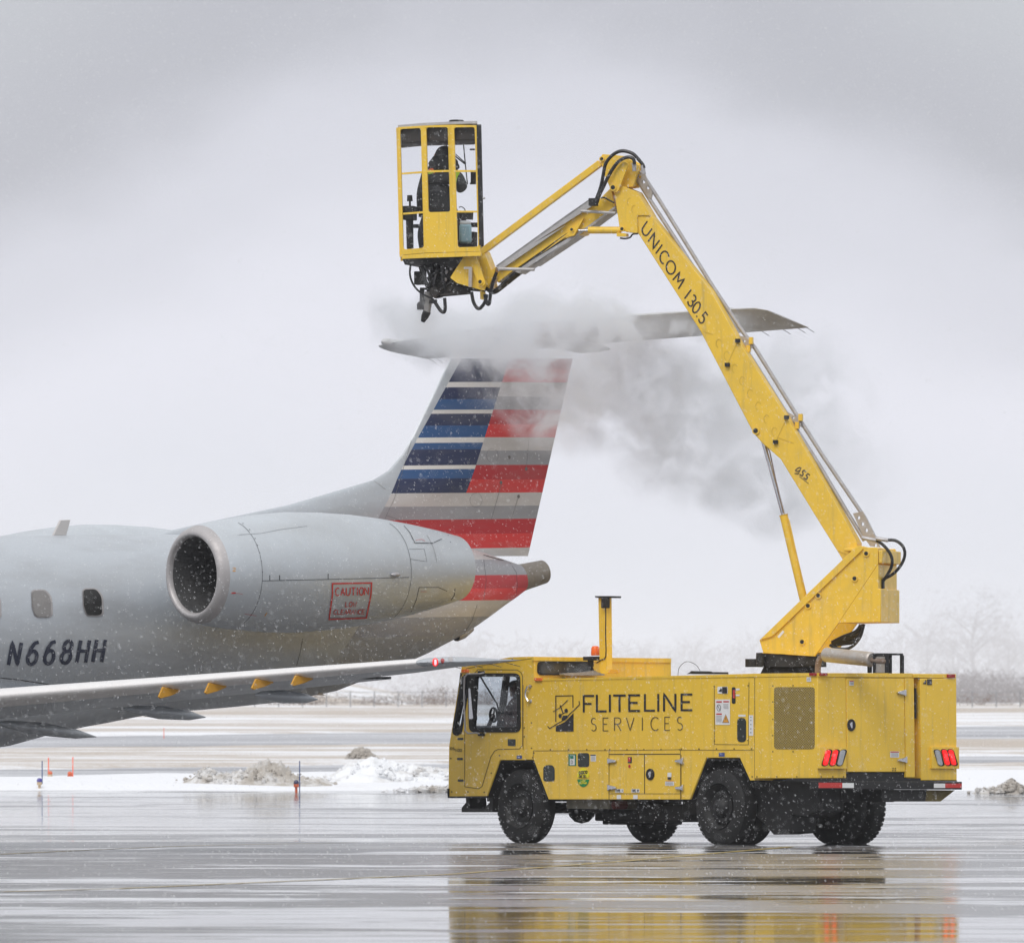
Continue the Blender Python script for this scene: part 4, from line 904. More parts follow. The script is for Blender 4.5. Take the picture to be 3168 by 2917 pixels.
for c in ((650, 1350), (610, 1375), (600, 1440)): m.ball(hit(MBm, P(1, c)[0], 1, .2), .028, 10)
bb(m, 'fitting', M_['grey'], truck)
m = BP(1, rnd([(345, 1372), (415, 1372), (417, 1480), (346, 1482)], 10), .15, .05); bb(m, 'spot_lamp', M_['rub'], truck, bev=.01)
m = MB().tube(bt(1, [(318, 1320), (312, 1390), (330, 1460), (370, 1520), (430, 1565), (500, 1600), (520, 1640)], .2), .014, 7, smooth=4); bb(m, 'hydraulic_hose', M_['hose'])
m = MB().tube(bt(1, [(410, 1330), (430, 1380), (432, 1440), (460, 1500)], .2), .03, 8, smooth=4); bb(m, 'hydraulic_hose', M_['hose'])
m = MB().rod(*bt(1, [(412, 1510), (410, 1630)], .1), .05, .05); m.rod(*bt(1, [(400, 1515), (470, 1515)], .1), .05, .03); m.rod(*bt(1, [(400, 1625), (530, 1618)], .1), .05, .05); m.cyl(*bt(1, [(400, 1640), (400, 1685)], .1), .05); m.ball(bt(1, [(400, 1650)], .1)[0], .055); bb(m, 'nozzle_mount', K_, truck)
q = bt(1, [(470, 1540), (450, 1720), (410, 1780)], .08); m = MB().cyl(q[0], q[1], .06, .045, 18); nz_ = bb(m, 'spray_nozzle', mat('nozzle_grey', (.28, .27, .26), .6, 0, .6, 20, (.12, .1, .09)), truck)
q = bt(1, [(452, 1700), (415, 1785)], .08); m = MB().tube([q[0], (q[0]+q[1])/2, q[1]], .05, 16, radii=[.055, .05, .025]); bb(m, 'nozzle_tip', M_['rub'], nz_)
for pts in ([(520, 1630), (560, 1690), (590, 1705), (600, 1670), (595, 1590)], [(815, 1540), (830, 1620), (860, 1670), (890, 1670), (925, 1620), (940, 1560)], [(1020, 1380), (990, 1460), (970, 1560), (960, 1635), (940, 1630), (925, 1560)]):
    m = MB().tube(bt(1, pts, .2), .024, 8, smooth=5); bb(m, 'hydraulic_hose', M_['hose'])
# bracket
m = BP(1, rnd([(640, 1425), (792, 1190), (815, 1187), (935, 1480), (915, 1530), (700, 1470)], 12), .34, .30); a = MB().add([v+V((0, -.5, 0)) for v in m.v], m.f); m.add(a.v, a.f); br = bb(m, 'basket_bracket', Y2, bev=.005)
m = BP(1, rnd([(770, 1230), (795, 1185), (830, 1190), (930, 1470), (905, 1500), (870, 1470)], 20), .38, .345); bb(m, 'bracket_link', Y2, bev=.005)
m = BP(1, [(845, 1230), (915, 1205), (975, 1362), (1015, 1335), (1000, 1395), (955, 1500), (925, 1470)], .16, -.12); bb(m, 'bracket_arm', Y2, bev=.005)
boss(1, (794, 1233), .038, .38, truck); boss(1, (888, 1458), .038, .38, truck)
m = MB().rod(*bt(1, [(808, 1340), (806, 1500)], .42), .04, .045); m.rod(*bt(1, [(755, 1345), (815, 1345)], .42), .02, .03); bb(m, 'bracket_valve', M_['muff'], truck)
m = BP(1, [(885, 1530), (912, 1540), (912, 1605), (886, 1600)], .2, .1); bb(m, 'stop_tab', Y2, truck)
bb(MB().cyl(*bt(1, [(885, 775), (925, 775)], .5), .014, n=8), 'door_latch', M_['grey'], truck)
# ================================================================== AIRCRAFT
PH = math.radians(40); PITCH = math.radians(1.5); ROLL = math.radians(1.0)
fxA = V((-math.cos(PH)*math.cos(PITCH), -math.sin(PH)*math.cos(PITCH), -math.sin(PITCH)))
MA = frame(V(((1500-CXP)/FP*107, 107, 0)), fxA) @ Matrix.Rotation(ROLL, 4, 'X')
plane = root('regional_jet', MA, 'silver regional jet with blue and red striped T tail and rear mounted engines', 'aeroplane')
def A(px, y=0.): return hit(MA, px, 1, y)
def a7(x, y, yl=0.): return A(P(7, (x, y))[0], yl)
# livery: zones by position on the airframe
def lz(yd): return A(P('d', (950, yd))[0]).z
def livery():
    m = bpy.data.materials.new('airframe_paint'); m.use_nodes = True; t = m.node_tree; b = t.nodes['Principled BSDF']
    tcn = N(t, 'ShaderNodeTexCoord'); s = N(t, 'ShaderNodeSeparateXYZ'); t.links.new(tcn.outputs['Object'], s.inputs[0])
    z0, z1 = lz(1260), lz(600)
    nz = N(t, 'ShaderNodeMapRange', inp={1: z0, 2: z1, 3: 0., 4: 1.}); t.links.new(s.outputs['Z'], nz.inputs[0])
    def ramp(st):
        r = N(t, 'ShaderNodeValToRGB'); r.color_ramp.interpolation = 'CONSTANT'; e = r.color_ramp.elements
        st = sorted([((lz(y)-z0)/(z1-z0), c) for y, c in st], key=lambda k: k[0])
        e[0].position = 0; e[0].color = (*st[0][1], 1); e[1].position = min(1, st[-1][0]); e[1].color = (*st[-1][1], 1)
        for p, c in st[1:-1]:
            q = e.new(max(0, min(1, p))); q.color = (*c, 1)
        t.links.new(nz.outputs[0], r.inputs[0]); return r
    RD, RB, LG, GR, SV = (.48, .018, .024), (.68, .034, .03), (.56, .54, .535), (.33, .335, .365), (.36, .36, .355)
    NV, BL, BM, WH = (.016, .026, .085), (.022, .085, .24), (.03, .06, .20), (.72, .70, .68)
    # (lower edge row of the band, colour)
    common = [(1260, SV), (1245, GR), (1210, LG), (1180, RB), (1156, RD), (1130, GR), (1100, LG), (1075, RB), (1046, RD), (1018, GR), (992, LG)]
    red = common+[(967, RB), (941, RD), (914, GR), (886, LG), (860, RB), (832, RD), (805, GR), (778, LG), (751, RB), (725, RD), (698, GR), (670, LG), (643, RD)]
    blue = common+[(968, NV), (938, BL), (922, WH), (914, NV), (882, BL), (868, WH), (858, BL), (836, NV), (813, WH), (805, BL), (785, NV), (760, WH), (751, NV), (700, WH), (690, NV)]
    r1, r2 = ramp(red), ramp(blue)
    def side(pa, pb, pt):
        a, c = A(pa), A(pb); k = (c.x-a.x)/(c.z-a.z)
        m1 = N(t, 'ShaderNodeMath', operation='MULTIPLY_ADD', inp={1: -k, 2: -(a.x-k*a.z)}); t.links.new(s.outputs['Z'], m1.inputs[0])
        m2 = N(t, 'ShaderNodeMath', operation='ADD'); t.links.new(s.outputs['X'], m2.inputs[0]); t.links.new(m1.outputs[0], m2.inputs[1])
        g = N(t, 'ShaderNodeMath', operation='LESS_THAN', inp={1: 0.}); t.links.new(m2.outputs[0], g.inputs[0]); return g
    d1 = side(P('d', (970, 760))[0], P('d', (905, 968))[0], 0)
    d2 = side((1411, 1128), (1194, 1527), 0)
    d3 = side((1626, 1747), (1585, 1851), 0)
    x1 = N(t, 'ShaderNodeMix', data_type='RGBA'); t.links.new(d1.outputs[0], x1.inputs[0]); t.links.new(r2.outputs[0], x1.inputs[6]); t.links.new(r1.outputs[0], x1.inputs[7])
    x2 = N(t, 'ShaderNodeMix', data_type='RGBA'); t.links.new(d2.outputs[0], x2.inputs[0]); x2.inputs[6].default_value = (.475, .505, .54, 1); t.links.new(x1.outputs[2], x2.inputs[7])
    # grime
    n1 = N(t, 'ShaderNodeTexNoise', inp={'Scale': 1.3, 'Detail': 8., 'Roughness': .7}); mp = N(t, 'ShaderNodeMapping', inp={'Scale': (.5, 1, 2.2)}); t.links.new(tcn.outputs['Object'], mp.inputs[0]); t.links.new(mp.outputs[0], n1.inputs[0])
    r = N(t, 'ShaderNodeMapRange', inp={1: .45, 2: .8, 3: 0., 4: .35}); t.links.new(n1.outputs['Fac'], r.inputs[0])
    x3 = N(t, 'ShaderNodeMix', data_type='RGBA'); t.links.new(r.outputs[0], x3.inputs[0]); t.links.new(x2.outputs[2], x3.inputs[6]); x3.inputs[7].default_value = (.20, .19, .18, 1)
    t.links.new(x3.outputs[2], b.inputs['Base Color'])
    inv = N(t, 'ShaderNodeMath', operation='MULTIPLY_ADD', inp={1: -.30, 2: .35}); t.links.new(d2.outputs[0], inv.inputs[0]); t.links.new(inv.outputs[0], b.inputs['Metallic'])
    b.inputs['Roughness'].default_value = .42; b.inputs['Coat Weight'].default_value = .0; b.inputs['Coat Roughness'].default_value = .15
    return m
AP = livery()
BM_ = mat('bare_metal', (.80, .78, .77), .42, .35, .25, 3., (.5, .46, .45))
# fuselage
top = [(-2600, 1640), (0, 1658), (500, 1652), (1000, 1655), (1264, 1664), (1388, 1682), (1475, 1705), (1560, 1732), (1640, 1758)]
bot = [(-2600, 2300), (0, 2228), (300, 2214), (538, 2202), (717, 2186), (850, 2172), (1007, 2140), (1164, 2080), (1281, 2030), (1393, 1974), (1437, 1948), (1585, 1851), (1640, 1812)]
def ip(tab, x):
    for (a, ya), (b, yb) in zip(tab, tab[1:]):
        if x <= b: return ya+(yb-ya)*(x-a)/(b-a)
    return tab[-1][1]
st = [0, 150, 300, 450, 600, 717, 850, 930, 1007, 1090, 1164, 1225, 1281, 1340, 1393, 1437, 1490, 1540, 1585, 1640]
prof = []
for x in st:
    t_, b_ = A((x, ip(top, x))), A((x, ip(bot, x))); prof.append([t_.x if x < 1500 else (t_.x+b_.x)/2, t_.z, b_.z])
R0 = (prof[0][1]-prof[0][2])/2; z0c = (prof[0][1]+prof[0][2])/2
nose = [(15.2, .03, -.35), (15.0, .30, -.33), (14.5, .60, -.26), (13.6, .92, -.14), (12.4, 1.15, -.03), (11.4, 1.22, 0), (9, 1.23, 0), (4, 1.23, 0)]
rings = []
for dx, r, dz in nose:
    rings.append([V((prof[0][0]+dx, r*math.cos(2*math.pi*k/48), z0c+dz+r*math.sin(2*math.pi*k/48))) for k in range(48)])
for i, (x, zt_, zb_) in enumerate(prof):
    rz = (zt_-zb_)/2; f = min(1, max(0, (prof[4][0]-x)/(prof[4][0]-prof[-1][0]))); ry = rz*(1-.30*f*(1-f*.9))
    if i == 0: ry = rz
    rings.append([V((x, ry*math.cos(2*math.pi*k/48), (zt_+zb_)/2+rz*math.sin(2*math.pi*k/48))) for k in range(48)])
fus = MB().loft(rings).build('fuselage', AP, plane, sharp=60)
# tail pipe of the auxiliary power unit
e0, e1 = a7(1720, 500), a7(1850, 466); d = (e1-e0).normalized()
m = MB().lathe([(-.15, .2), (.0, .185), ((e1-e0).length, .165), ((e1-e0).length, .14), (.1, .13), (.1, .01)], e0, d, 28); m.build('exhaust_outlet', mat('outlet_metal', (.30, .27, .23), .5, .4, .5, 9, (.15, .12, .1)), plane)
# wing root fairing under the belly
fr_ = []
for px_, yb in ((-1500, 2500), (-600, 2400), (0, 2311), (134, 2275), (251, 2250), (330, 2236), (430, 2216), (520, 2200)):
    q = A((px_, yb)); t_ = A((px_, yb-150)); k = 1.0 if px_ < 0 else max(.25, 1-px_/620)
    zc = z0c-.85; rz = max(.10, zc-q.z); 
    fr_.append([V((q.x, 1.02*k*math.cos(a), zc-(.0)+rz*math.sin(a)*(1 if math.sin(a) < 0 else .18))) for a in [2*math.pi*j/28 for j in range(28)]])
fr_.insert(0, [p*1+V((2.5, 0, .3))-V((0, p.y*.7, 0)) for p in fr_[0]])
MB().loft(fr_).build('belly_fairing', AP, plane, sharp=60)
# fin with dorsal fillet
LE = [(1110, 1392), (1200, 1349), (1348, 1277), (1406, 1244), (1456, 1201), (1485, 1154), (1501, 1100), (1531, 998), (1562, 892), (1609, 668), (1640, 530), (1652, 498)]
def te(y): return 1779-(y-1073)*(1779-1626)/(1747-1073)
secs = []
for y, xl_ in LE+[(1720, 498)]:
    a, b = A((xl_, y)), A((te(y) if y < 1740 else 1626, y)); b.z = b.z
    ch = a.x-b.x; T = .11*min(ch, 2.3); n = 22; ring = []
    def th(s):
        d = s*ch; q = min(1, d/1.3)
        return T*.5*(math.sqrt(q)*1.25-.25*q)*(1-max(0, s-.45)/.55*.93)
    us = [ (i/n)**1.8 for i in range(n+1)]
    ring = [V((a.x-ch*u, th(u), a.z+(b.z-a.z)*u)) for u in us]+[V((a.x-ch*u, -th(u), a.z+(b.z-a.z)*u)) for u in reversed(us[1:-1])]
    secs.append(ring)
fin = MB().loft(secs).build('fin', AP, plane, sharp=50)
# tailplane
stab = []
TP = [(-4.1, (1160, 1068), (1322, 1112)), (-4.0, (1165, 1050), None)]
pl, pt_ = A((2350, 950), 4.05), A((2503, 1014), 4.05)
sl, st_ = A((1152, 1070), -4.05), A((1322, 1111), -4.05)
rt_le = V(((pl.x+sl.x)/2+1.05, 0, (pl.z+sl.z)/2+.02)); rt_te = V(((pt_.x+st_.x)/2+.25, 0, (pt_.z+st_.z)/2+.0))
def foil(le, te_, T, n=14, y=None):
    us = [(i/n)**1.7 for i in range(n+1)]
    h = lambda u: T*(1.48*math.sqrt(u)-.63*u-1.758*u*u+1.4215*u**3-.5075*u**4)*1.0
    up = V((0, 0, 1))
    return [le+(te_-le)*u+up*h(u) for u in us]+[le+(te_-le)*u-up*h(u) for u in reversed(us[1:-1])]
for f, le, tt in ((1.0, sl, st_), (.0, rt_le, rt_te), (1.0, pl, pt_)):
    pass
ring = []
def L_(a, b, t): return a+(b-a)*t
for le_t, te_t, s in ((sl, st_, -1), (pl, pt_, 1)):
    seq = []
    for t in (0, .3, .6, .85, .97, 1.0):
        l, e = L_(rt_le, le_t, t), L_(rt_te, te_t, t); T = .10*(l-e).length
        if t > .9: T *= (.8 if t < 1 else .15); l = l-(l-e)*(.04 if t < 1 else .16)
        seq.append(foil(l, e, T))
    ring.append(seq)
full = list(reversed(ring[0]))+ring[1][1:]
TPM = mat('tailplane_grey', (.50, .50, .50), .45, .1, .35, 1.8, (.20, .19, .18))
tp = MB().loft(full).build('tailplane', TPM, plane, sharp=50)
m = MB()
rl = (rt_le-rt_te).length
m.lathe([(0, .01), (.06, .06), (.3, .11), (.9, .14), (rl-.2, .13), (rl+.1, .08), (rl+.35, .01)], rt_le+V((.15, 0, -.05)), (rt_te-rt_le)+V((0, 0, .02)), 20); m.build('tail_fairing', TPM, plane)
for t, le_t, te_t in ((.86, sl, st_), (.84, pl, pt_)):
    c = L_(rt_le, le_t, t); m = MB().lathe([(0, .005), (.03, .04), (.12, .065), (.45, .06), (.7, .01)], c+V((.16, 0, .02)), (-1, 0, -.12), 14); m.build('balance_horn', TPM, plane)
m = MB()
for t in (.62, .78, .88, .95, .99):
    c = L_(rt_te, pt_, t); m.cyl(c, c+V((-.13, 0, -.06)), .004, n=5); c = L_(rt_te, st_, t); m.cyl(c, c+V((-.13, 0, -.06)), .004, n=5)
for t in (.1, .4, .7): pass
m.build('static_wick', M_['txt'], plane)
# blade aerial
m = MB().plate(MA, P(6, (368, 216), (420, 108), (488, 106), (458, 216)), 1, .02, -.02); m.build('blade_aerial', mat('aerial_white', (.5, .48, .47), .4), plane, bev=.008)
m = MB().loft([[V((A((px_, 1652)).x, r*math.cos(t), A((px_, 1652)).z-.05+r*math.sin(t)*.4)) for t in [2*math.pi*j/16 for j in range(16)]] for px_, r in ((505, .005), (540, .05), (700, .1))]); m.build('spine_fillet', AP, plane)
# engines
YE = 2.2
def E_(x, y): return A((x, y), YE)
pr = [(595, 1778, 134), (599, 1778, 141), (606, 1778, 147), (618, 1778, 153), (640, 1778, 159), (703, 1778, 170), (800, 1781, 182), (890, 1783, 187), (985, 1781, 183), (1080, 1775, 174), (1170, 1769, 160), (1260, 1763, 141), (1340, 1760, 121), (1407, 1758, 101)]
c0 = E_(595, 1778); c1 = E_(1407, 1758); axE = (c1-c0).normalized()
def rad(x, r): return r*(MA @ E_(x, 1778)).y/FP
def eng(mirror):
    sg = -1 if mirror else 1
    fl_ = lambda p: V((p.x, sg*p.y, p.z))
    o = fl_(c0); ax = V((axE.x, sg*axE.y, axE.z))
    al = [((E_(x, y)-c0).dot(axE), rad(x, r)) for x, y, r in pr]
    body_ = MB().lathe(al[3:], o, ax, 56)
    rT = rad(595, 128)
    nac = body_.build('engine_nacelle', M_['nac'], plane, sharp=60)
    lip = MB().lathe([(al[3][0], al[3][1])]+[(a, r) for a, r in reversed(al[:3])]+[(al[0][0]-.012, al[0][1]-.03), (al[0][0]+.01, al[0][1]-.055), (.06, rT*.92)], o, ax, 56)
    lip.build('intake_lip', M_['lip'], nac, sharp=80)
    m = MB().lathe([(.06, rT*.92), (.16, rT*.88), (.34, rT*.86), (.7, rT*.86), (.9, rT*.86), (.9, .01)], o, ax, 48); m.build('intake_duct', M_['duct'], nac)
    m = MB()
    for k in range(24):
        a = 2*math.pi*k/24; R = Matrix.Rotation(a, 3, ax)
        u = ax.cross(V((0, 0, 1))).normalized(); w_ = ax.cross(u)
        q = [(.82, .12, -.02), (.82, .5, -.06), (.78, .5, .03), (.78, .12, .03)]
        m.add([o+ax*a_+R @ (u*(r_*rT/.6)+w_*s_*1.5) for a_, r_, s_ in q], [(0, 1, 2, 3)])
    m.lathe([(.5, .005), (.55, .05), (.66, .1), (.78, .13), (.85, .13)], o, ax, 20); m.build('fan', M_['fan'], nac)
    e = al[-1]; m = MB().lathe([(e[0]-.01, e[1]), (e[0]-.01, e[1]-.02), (e[0]-.4, e[1]-.03), (e[0]-.5, .01)], o, ax, 48); m.build('exhaust_nozzle', M_['rust'], nac)
    # pylon
    a = E_(820, 1795); b = E_(1250, 1775); m = MB()
    sec = []
    for y_ in (YE-.55, .75):
        sec.append([V((a.x+.1, sg*y_, a.z)), V((a.x-.4, sg*y_, a.z+.12)), V((b.x+.5, sg*y_, b.z+.10)), V((b.x, sg*y_, b.z)), V((b.x+.5, sg*y_, b.z-.10)), V((a.x-.4, sg*y_, a.z-.12))])
    m.loft(sec); m.build('engine_pylon', AP, nac)
    return nac
M_['nac'] = mat('nacelle_paint', (.51, .545, .58), .40, .35, .3, 1.5, (.34, .34, .34), coat=.1)
M_['lip'] = mat('intake_metal', (.44, .42, .42), .48, .45, .4, 4., (.30, .28, .28))
M_['duct'] = mat('duct_grey', (.05, .05, .052), .6, 0, .4, 6, (.10, .10, .10))
M_['fan'] = mat('fan_metal', (.04, .04, .045), .4, .5)
nac = eng(False); nac2 = eng(True)
nac['label'] = 'engine nacelle with a red low clearance caution box'
ns = surf(nac, [c for c in nac.children if c.name.startswith('intake_lip')][0]) if False else None
def surf2(objs):
    vs = []; fs = []
    for o in objs:
        q = len(vs); vs += [MA @ v.co for v in o.data.vertices]; fs += [tuple(i+q for i in p.vertices) for p in o.data.polygons]
    return BVHTree.FromPolygons(vs, fs)
nb = surf2([nac])
mk = Marks(nb, MA, .003)
ringarc = lambda cx, cy, r, a0, a1, n=26: [(cx+r*math.sin(PH)*math.cos(math.radians(a0+(a1-a0)*i/n)), cy+r*math.sin(math.radians(a0+(a1-a0)*i/n))) for i in range(n+1)]
mk.line(ringarc(703, 1778, 169, -72, 66), 1.3); mk.line(ringarc(1170, 1769, 159, -70, 62), 1.1)
mk.line(P(6, (1808, 527), (2005, 523))+P(7, (0, 525), (400, 516), (925, 503)), 2.0)
for a, b in (((1860, 524), (1860, 488)), ((1927, 523), (1927, 488))): mk.line(P(6, a, b), 2.4)
for a, b in (((33, 525), (33, 488)), ((367, 516), (367, 478))): mk.line(P(7, a, b), 2.4)
mk.line(P(7, (890, 150), (930, 195), (965, 267), (1090, 268), (1150, 240)), 2.2); mk.line(P(7, (1195, 212), (1212, 264)), 2.4)
mk.line(P(7, (940, 740), (975, 660), (995, 573), (1130, 572), (1188, 598)), 2.0); mk.line(P(7, (1243, 578), (1238, 625), (1215, 660)), 2.8)
mk.line(P(7, (925, 310), (1030, 308), (1048, 395), (935, 378)), .9); mk.line(P('b', (960, 520), (1200, 505), (1400, 465), (1680, 430)), .7)
mk.line(ringarc(1262, 1763, 139, -50, -10), .8)
mk.dots(P('b', (1013, 403), (1082, 467), (1138, 558), (1165, 628), (1187, 706), (1203, 788), (1215, 903), (868, 873)), 1.6)
mk.build('cowl_seams', mat('cowl_seam', (.10, .11, .12), .6), nac)
mk = Marks(nb, MA, .008)
mk.line(P(7, (396, 546), (666, 541), (660, 630), (630, 780), (374, 790), (385, 700), (396, 620)), 4.6, closed=True, step=8)
mk.build('caution_frame', M_['redp'], nac); mk = Marks(nb, MA, .008)
word(mk, [(c, 416+228*a, 416+228*b) for c, a, b in spread('CAUTION', .32)], lambda t: P(7, (t, 628-(t-416)*.02))[0], lambda t: (2/2.23, -52/2.23), 3.4)
word(mk, [(c, 484+74*a, 484+74*b) for c, a, b in spread('LOW', .3, {'W': 1.2})], lambda t: P(7, (t, 704))[0], lambda t: (5/2.23, -33/2.23), 2.2)
word(mk, [(c, 403+212*a, 403+212*b) for c, a, b in spread('CLEARANCE', .32)], lambda t: P(7, (t, 755-(t-403)*.01))[0], lambda t: (7/2.23, -30/2.23), 2.2)
mk.build('caution_text', M_['redp'], nac); mk = Marks(nb, MA, .008)
mk.line(P('b', (890, 1122), (935, 1120)), 4.5); mk.line(P('b', (935, 1121), (1010, 1133)), .9); mk.line(P(7, (970, 250), (1010, 243), (1035, 256)), 1.0); mk.line(P(7, (1003, 600), (1045, 600)), 1.)
mk.line(P('b', (1030, 1335), (1150, 1355)), 1.0)
mk.build('red_stencils', M_['redp'], nac)
mk = Marks(nb, MA, .004); textq(mk, '2', *P('b', (905, 860), (935, 860), (935, 892), (905, 892)), 1.6); mk.line(P('b', (905, 897), (935, 897)), 1.2); mk.line(P('b', (1238, 1360), (1262, 1325)), 2.5); mk.build('orange_marks', M_['orp'], nac)
m = MB().ball(nb_p := Marks(nb, MA, .03).pr(P(7, (824, 484))[0], 0), .05, 12, (1.6, .6, .6)); m.build('vent_scoop', M_['grey'], nac)
# fuselage marks
fb_ = surf2([fus]); mk = Marks(fb_, MA, .008)
xs = [('N', 56, 118), ('6', 181, 243), ('6', 298, 360), ('8', 414, 476), ('H', 527, 588), ('H', 638, 698)]
for ch, a, b in xs:
    yb = 1108-((a+b)/2-42)*.037; yt = 955-((a+b)/2-42)*.035
    word(mk, [(ch, a, b)], lambda t, yb=yb: P(6, (t, yb))[0], lambda t, yb=yb, yt=yt: (28/2.23, (yt-yb)/2.23), 11.0)
mk.build('registration', mat('registration_navy', (.025, .032, .06), .4), fus)
mk = Marks(fb_, MA, .003)
mk.line(P(7, (192, 925), (175, 1020), (150, 1110)), 1.2)
mk.line(P(7, (1395, 322), (1440, 350), (1540, 378), (1620, 395)), 2.0); mk.line(P(7, (1620, 400), (1665, 470), (1672, 560), (1660, 640)), 1.0)
mk.line(P(7, (1395, 690), (1360, 800), (1300, 900)), .8); mk.line(P(7, (1440, 380), (1458, 520), (1440, 660)), .8)
mk.line(P(6, (0, 1195), (150, 1212), (280, 1232), (345, 1243)), 2.4)
mk.build('fuselage_seams', M_['txt'], fus)
def window(cx, cy, part):
    o = rnd([(cx-70, cy-92), (cx+30, cy-95), (cx+75, cy-40), (cx+80, cy+85), (cx+55, cy+100), (cx-42, cy+100), (cx-66, cy+30)], 26, 4)
    w_ = Marks(fb_, MA, .008); w_.fan(P(6, *o), 6); wf_ = w_.build('window', M_['lip'], fus)
    i_ = [(cx-6+(x-cx)*.86, cy+2+(y-cy)*.91) for x, y in o]
    w_ = Marks(fb_, MA, .022); w_.fan(P(6, *i_), 6); w_.build('window_pane', mat('cabin_glass', (.025, .025, .025), .2) if part else mat('window_blind', (.22, .21, .205), .4), wf_)
window(283, 682, 0); window(635, 672, 1); window(-70, 690, 1)
# fin marks
vb = surf2([fin]); mk = Marks(vb, MA, .004)
for l in ([(80, 815), (128, 850)], [(165, 890), (125, 975)], [(130, 960), (200, 985), (260, 990)], [(700, 870), (665, 980)], [(740, 640), (730, 760)], [(400, 300), (245, 620), (165, 890)], [(625, 820), (580, 980)]):
    mk.line(P(8, *l), 1.0, step=20)
for c in ((657, 712), (730, 762), (622, 820), (697, 880)): mk.fill(P(8, *ell(c[0], c[1], 6, 8, 8)))
mk.line(P(8, *ell(585, 705, 25, 30, 20)), .7, closed=True); mk.line(P(8, *ell(515, 895, 26, 30, 20)), .7, closed=True)
mk.line(P(8, (245, 620), (165, 890)), .8); mk.build('fin_marks', mat('faint_marks', (.16, .15, .15), .6), fin)
m = MB(); c = a7(1250, 905, .1); m.lathe([(0, .05), (.0, .085), (.12, .09), (.3, .05)], c, (-1, 0, .35), 16); m.build('drain_mast', M_['muff'], plane)
m = MB().cyl(c+V((.02, 0, -.01)), c+V((-.01, 0, 0)), .07, n=14); m.build('drain_bore', K_, plane)
# wing (port): tip measured, root inboard of the frame
SW = math.radians(24)
yt_, tipc = 10.6, 1.45
tl = A(P(7, (1003, 1090))[0], yt_)
def wing_px(rootz, y):
    f = (yt_-y)/(yt_-1.0); return V((tl.x+(yt_-y)*math.tan(SW), y, tl.z+(rootz-tl.z)*f))
def proj(p):
    w_ = MA @ p; return (CXP+w_.x/w_.y*FP, HY-(w_.z-CH)/w_.y*FP)
rz_ = tl.z-1.2
for _ in range(30):
    # find station crossing column 0 and match its row (2153)
    lo_, hi_ = 1., yt_
    for __ in range(30):
        mid = (lo_+hi_)/2
        if proj(wing_px(rz_, mid))[0] < 0: lo_ = mid
        else: hi_ = mid
    rz_ += (proj(wing_px(rz_, mid))[1]-2153)/250*.7
wing_secs = []
for i in range(15):
    y = 1.0+(yt_-1.0)*i/14; le = wing_px(rz_, y); ch = 4.4+(tipc-4.4)*i/14; T = ch*(.085-.0*i/14)
    t2 = V((le.x-ch, y, le.z-.02*ch+ (0.02 if i > 12 else 0)))
    wing_secs.append(foil(le, t2, T, 16))
e = wing_secs[-1]; c = sum(e, V((0, 0, 0)))/len(e)
wing_secs.append([V((p.x-.06, p.y+.10, c.z+(p.z-c.z)*.6)) for p in e]); wing_secs.append([V((c.x-.15+(p.x-c.x)*.8, p.y+.17, c.z+(p.z-c.z)*.1)) for p in e])
wing = MB().loft(wing_secs).build('wing', AP, plane, sharp=50)
mw_ = MB().loft([[V((p.x, -p.y, p.z)) for p in r] for r in wing_secs]).build('wing', AP, plane, sharp=50)
# polished leading edge
les = []
for i in range(15):
    y = 1.0+(yt_-.05-1.0)*i/14; le = wing_px(rz_, y); ch = 4.4+(tipc-4.4)*i/14; T = ch*.085
    us = [.14, .09, .05, .02, .006, 0, .006, .02, .05, .09, .12]; r = []
    h = lambda u: T*(1.48*math.sqrt(u)-.63*u-1.758*u*u+1.4215*u**3)+.004
    for k, u in enumerate(us):
        r.append(V((le.x-ch*u+(.004 if u == 0 else 0), y, le.z-.02*ch*u+(h(u) if k < 5 else (0 if k == 5 else -h(u))))))
    les.append(r)
m = MB()
for a, b in zip(les, les[1:]):
    for k in range(10): m.add([a[k], a[k+1], b[k+1], b[k]], [(0, 1, 2, 3)])
m.build('leading_edge', BM_, wing, sharp=70)
# flap under surface strip, vortilons, flap track fairings
m = MB()
for i in range(14):
    for (fa, fb2) in ((.70, .98),):
        p = []
        for j in (i, i+1):
            y = 1.2+(8.6-1.2)*j/14; f = (y-1)/(yt_-1); le = wing_px(rz_, y); ch = 4.4+(tipc-4.4)*f; T = ch*.05
            p.append([V((le.x-ch*.66, y, le.z-T*.62)), V((le.x-ch*.80, y, le.z-T*.5-.03)), V((le.x-ch*1.0, y, le.z-T*.3-.06)), V((le.x-ch*1.0, y, le.z-.06)), V((le.x-ch*.66, y, le.z-T*.5))])
        for k in range(4): m.add([p[0][k], p[0][k+1], p[1][k+1], p[1][k]], [(0, 1, 2, 3)])
m.build('flap', AP, wing, sharp=50)
def wy(px_x):
    lo_, hi_ = 1., yt_
    for __ in range(30):
        mid = (lo_+hi_)/2
        if proj(wing_px(rz_, mid))[0] < px_x: lo_ = mid
        else: hi_ = mid
    return mid
vy = mat('fairing_yellow', (.60, .30, .02), .5, 0, .3, 14, (.4, .2, .03))
for xa in (500, 643, 788, 911):
    y = wy(xa); le = wing_px(rz_, y); f = (y-1)/(yt_-1); ch = 4.4+(tipc-4.4)*f; T = ch*.045
    o = [V((le.x-.0, y, le.z-T*.4)), V((le.x-.26, y, le.z-T*.8)), V((le.x-.26, y, le.z-T-.00)), V((le.x-.12, y, le.z-T-.045)), V((le.x+.04, y, le.z-T-.075)), V((le.x+.07, y, le.z-T-.055))]
    m = MB().loops([o], V((0, .03, 0))); m.build('vortilon', vy, wing, bev=.004)
for xa in (120, 790):
    pass
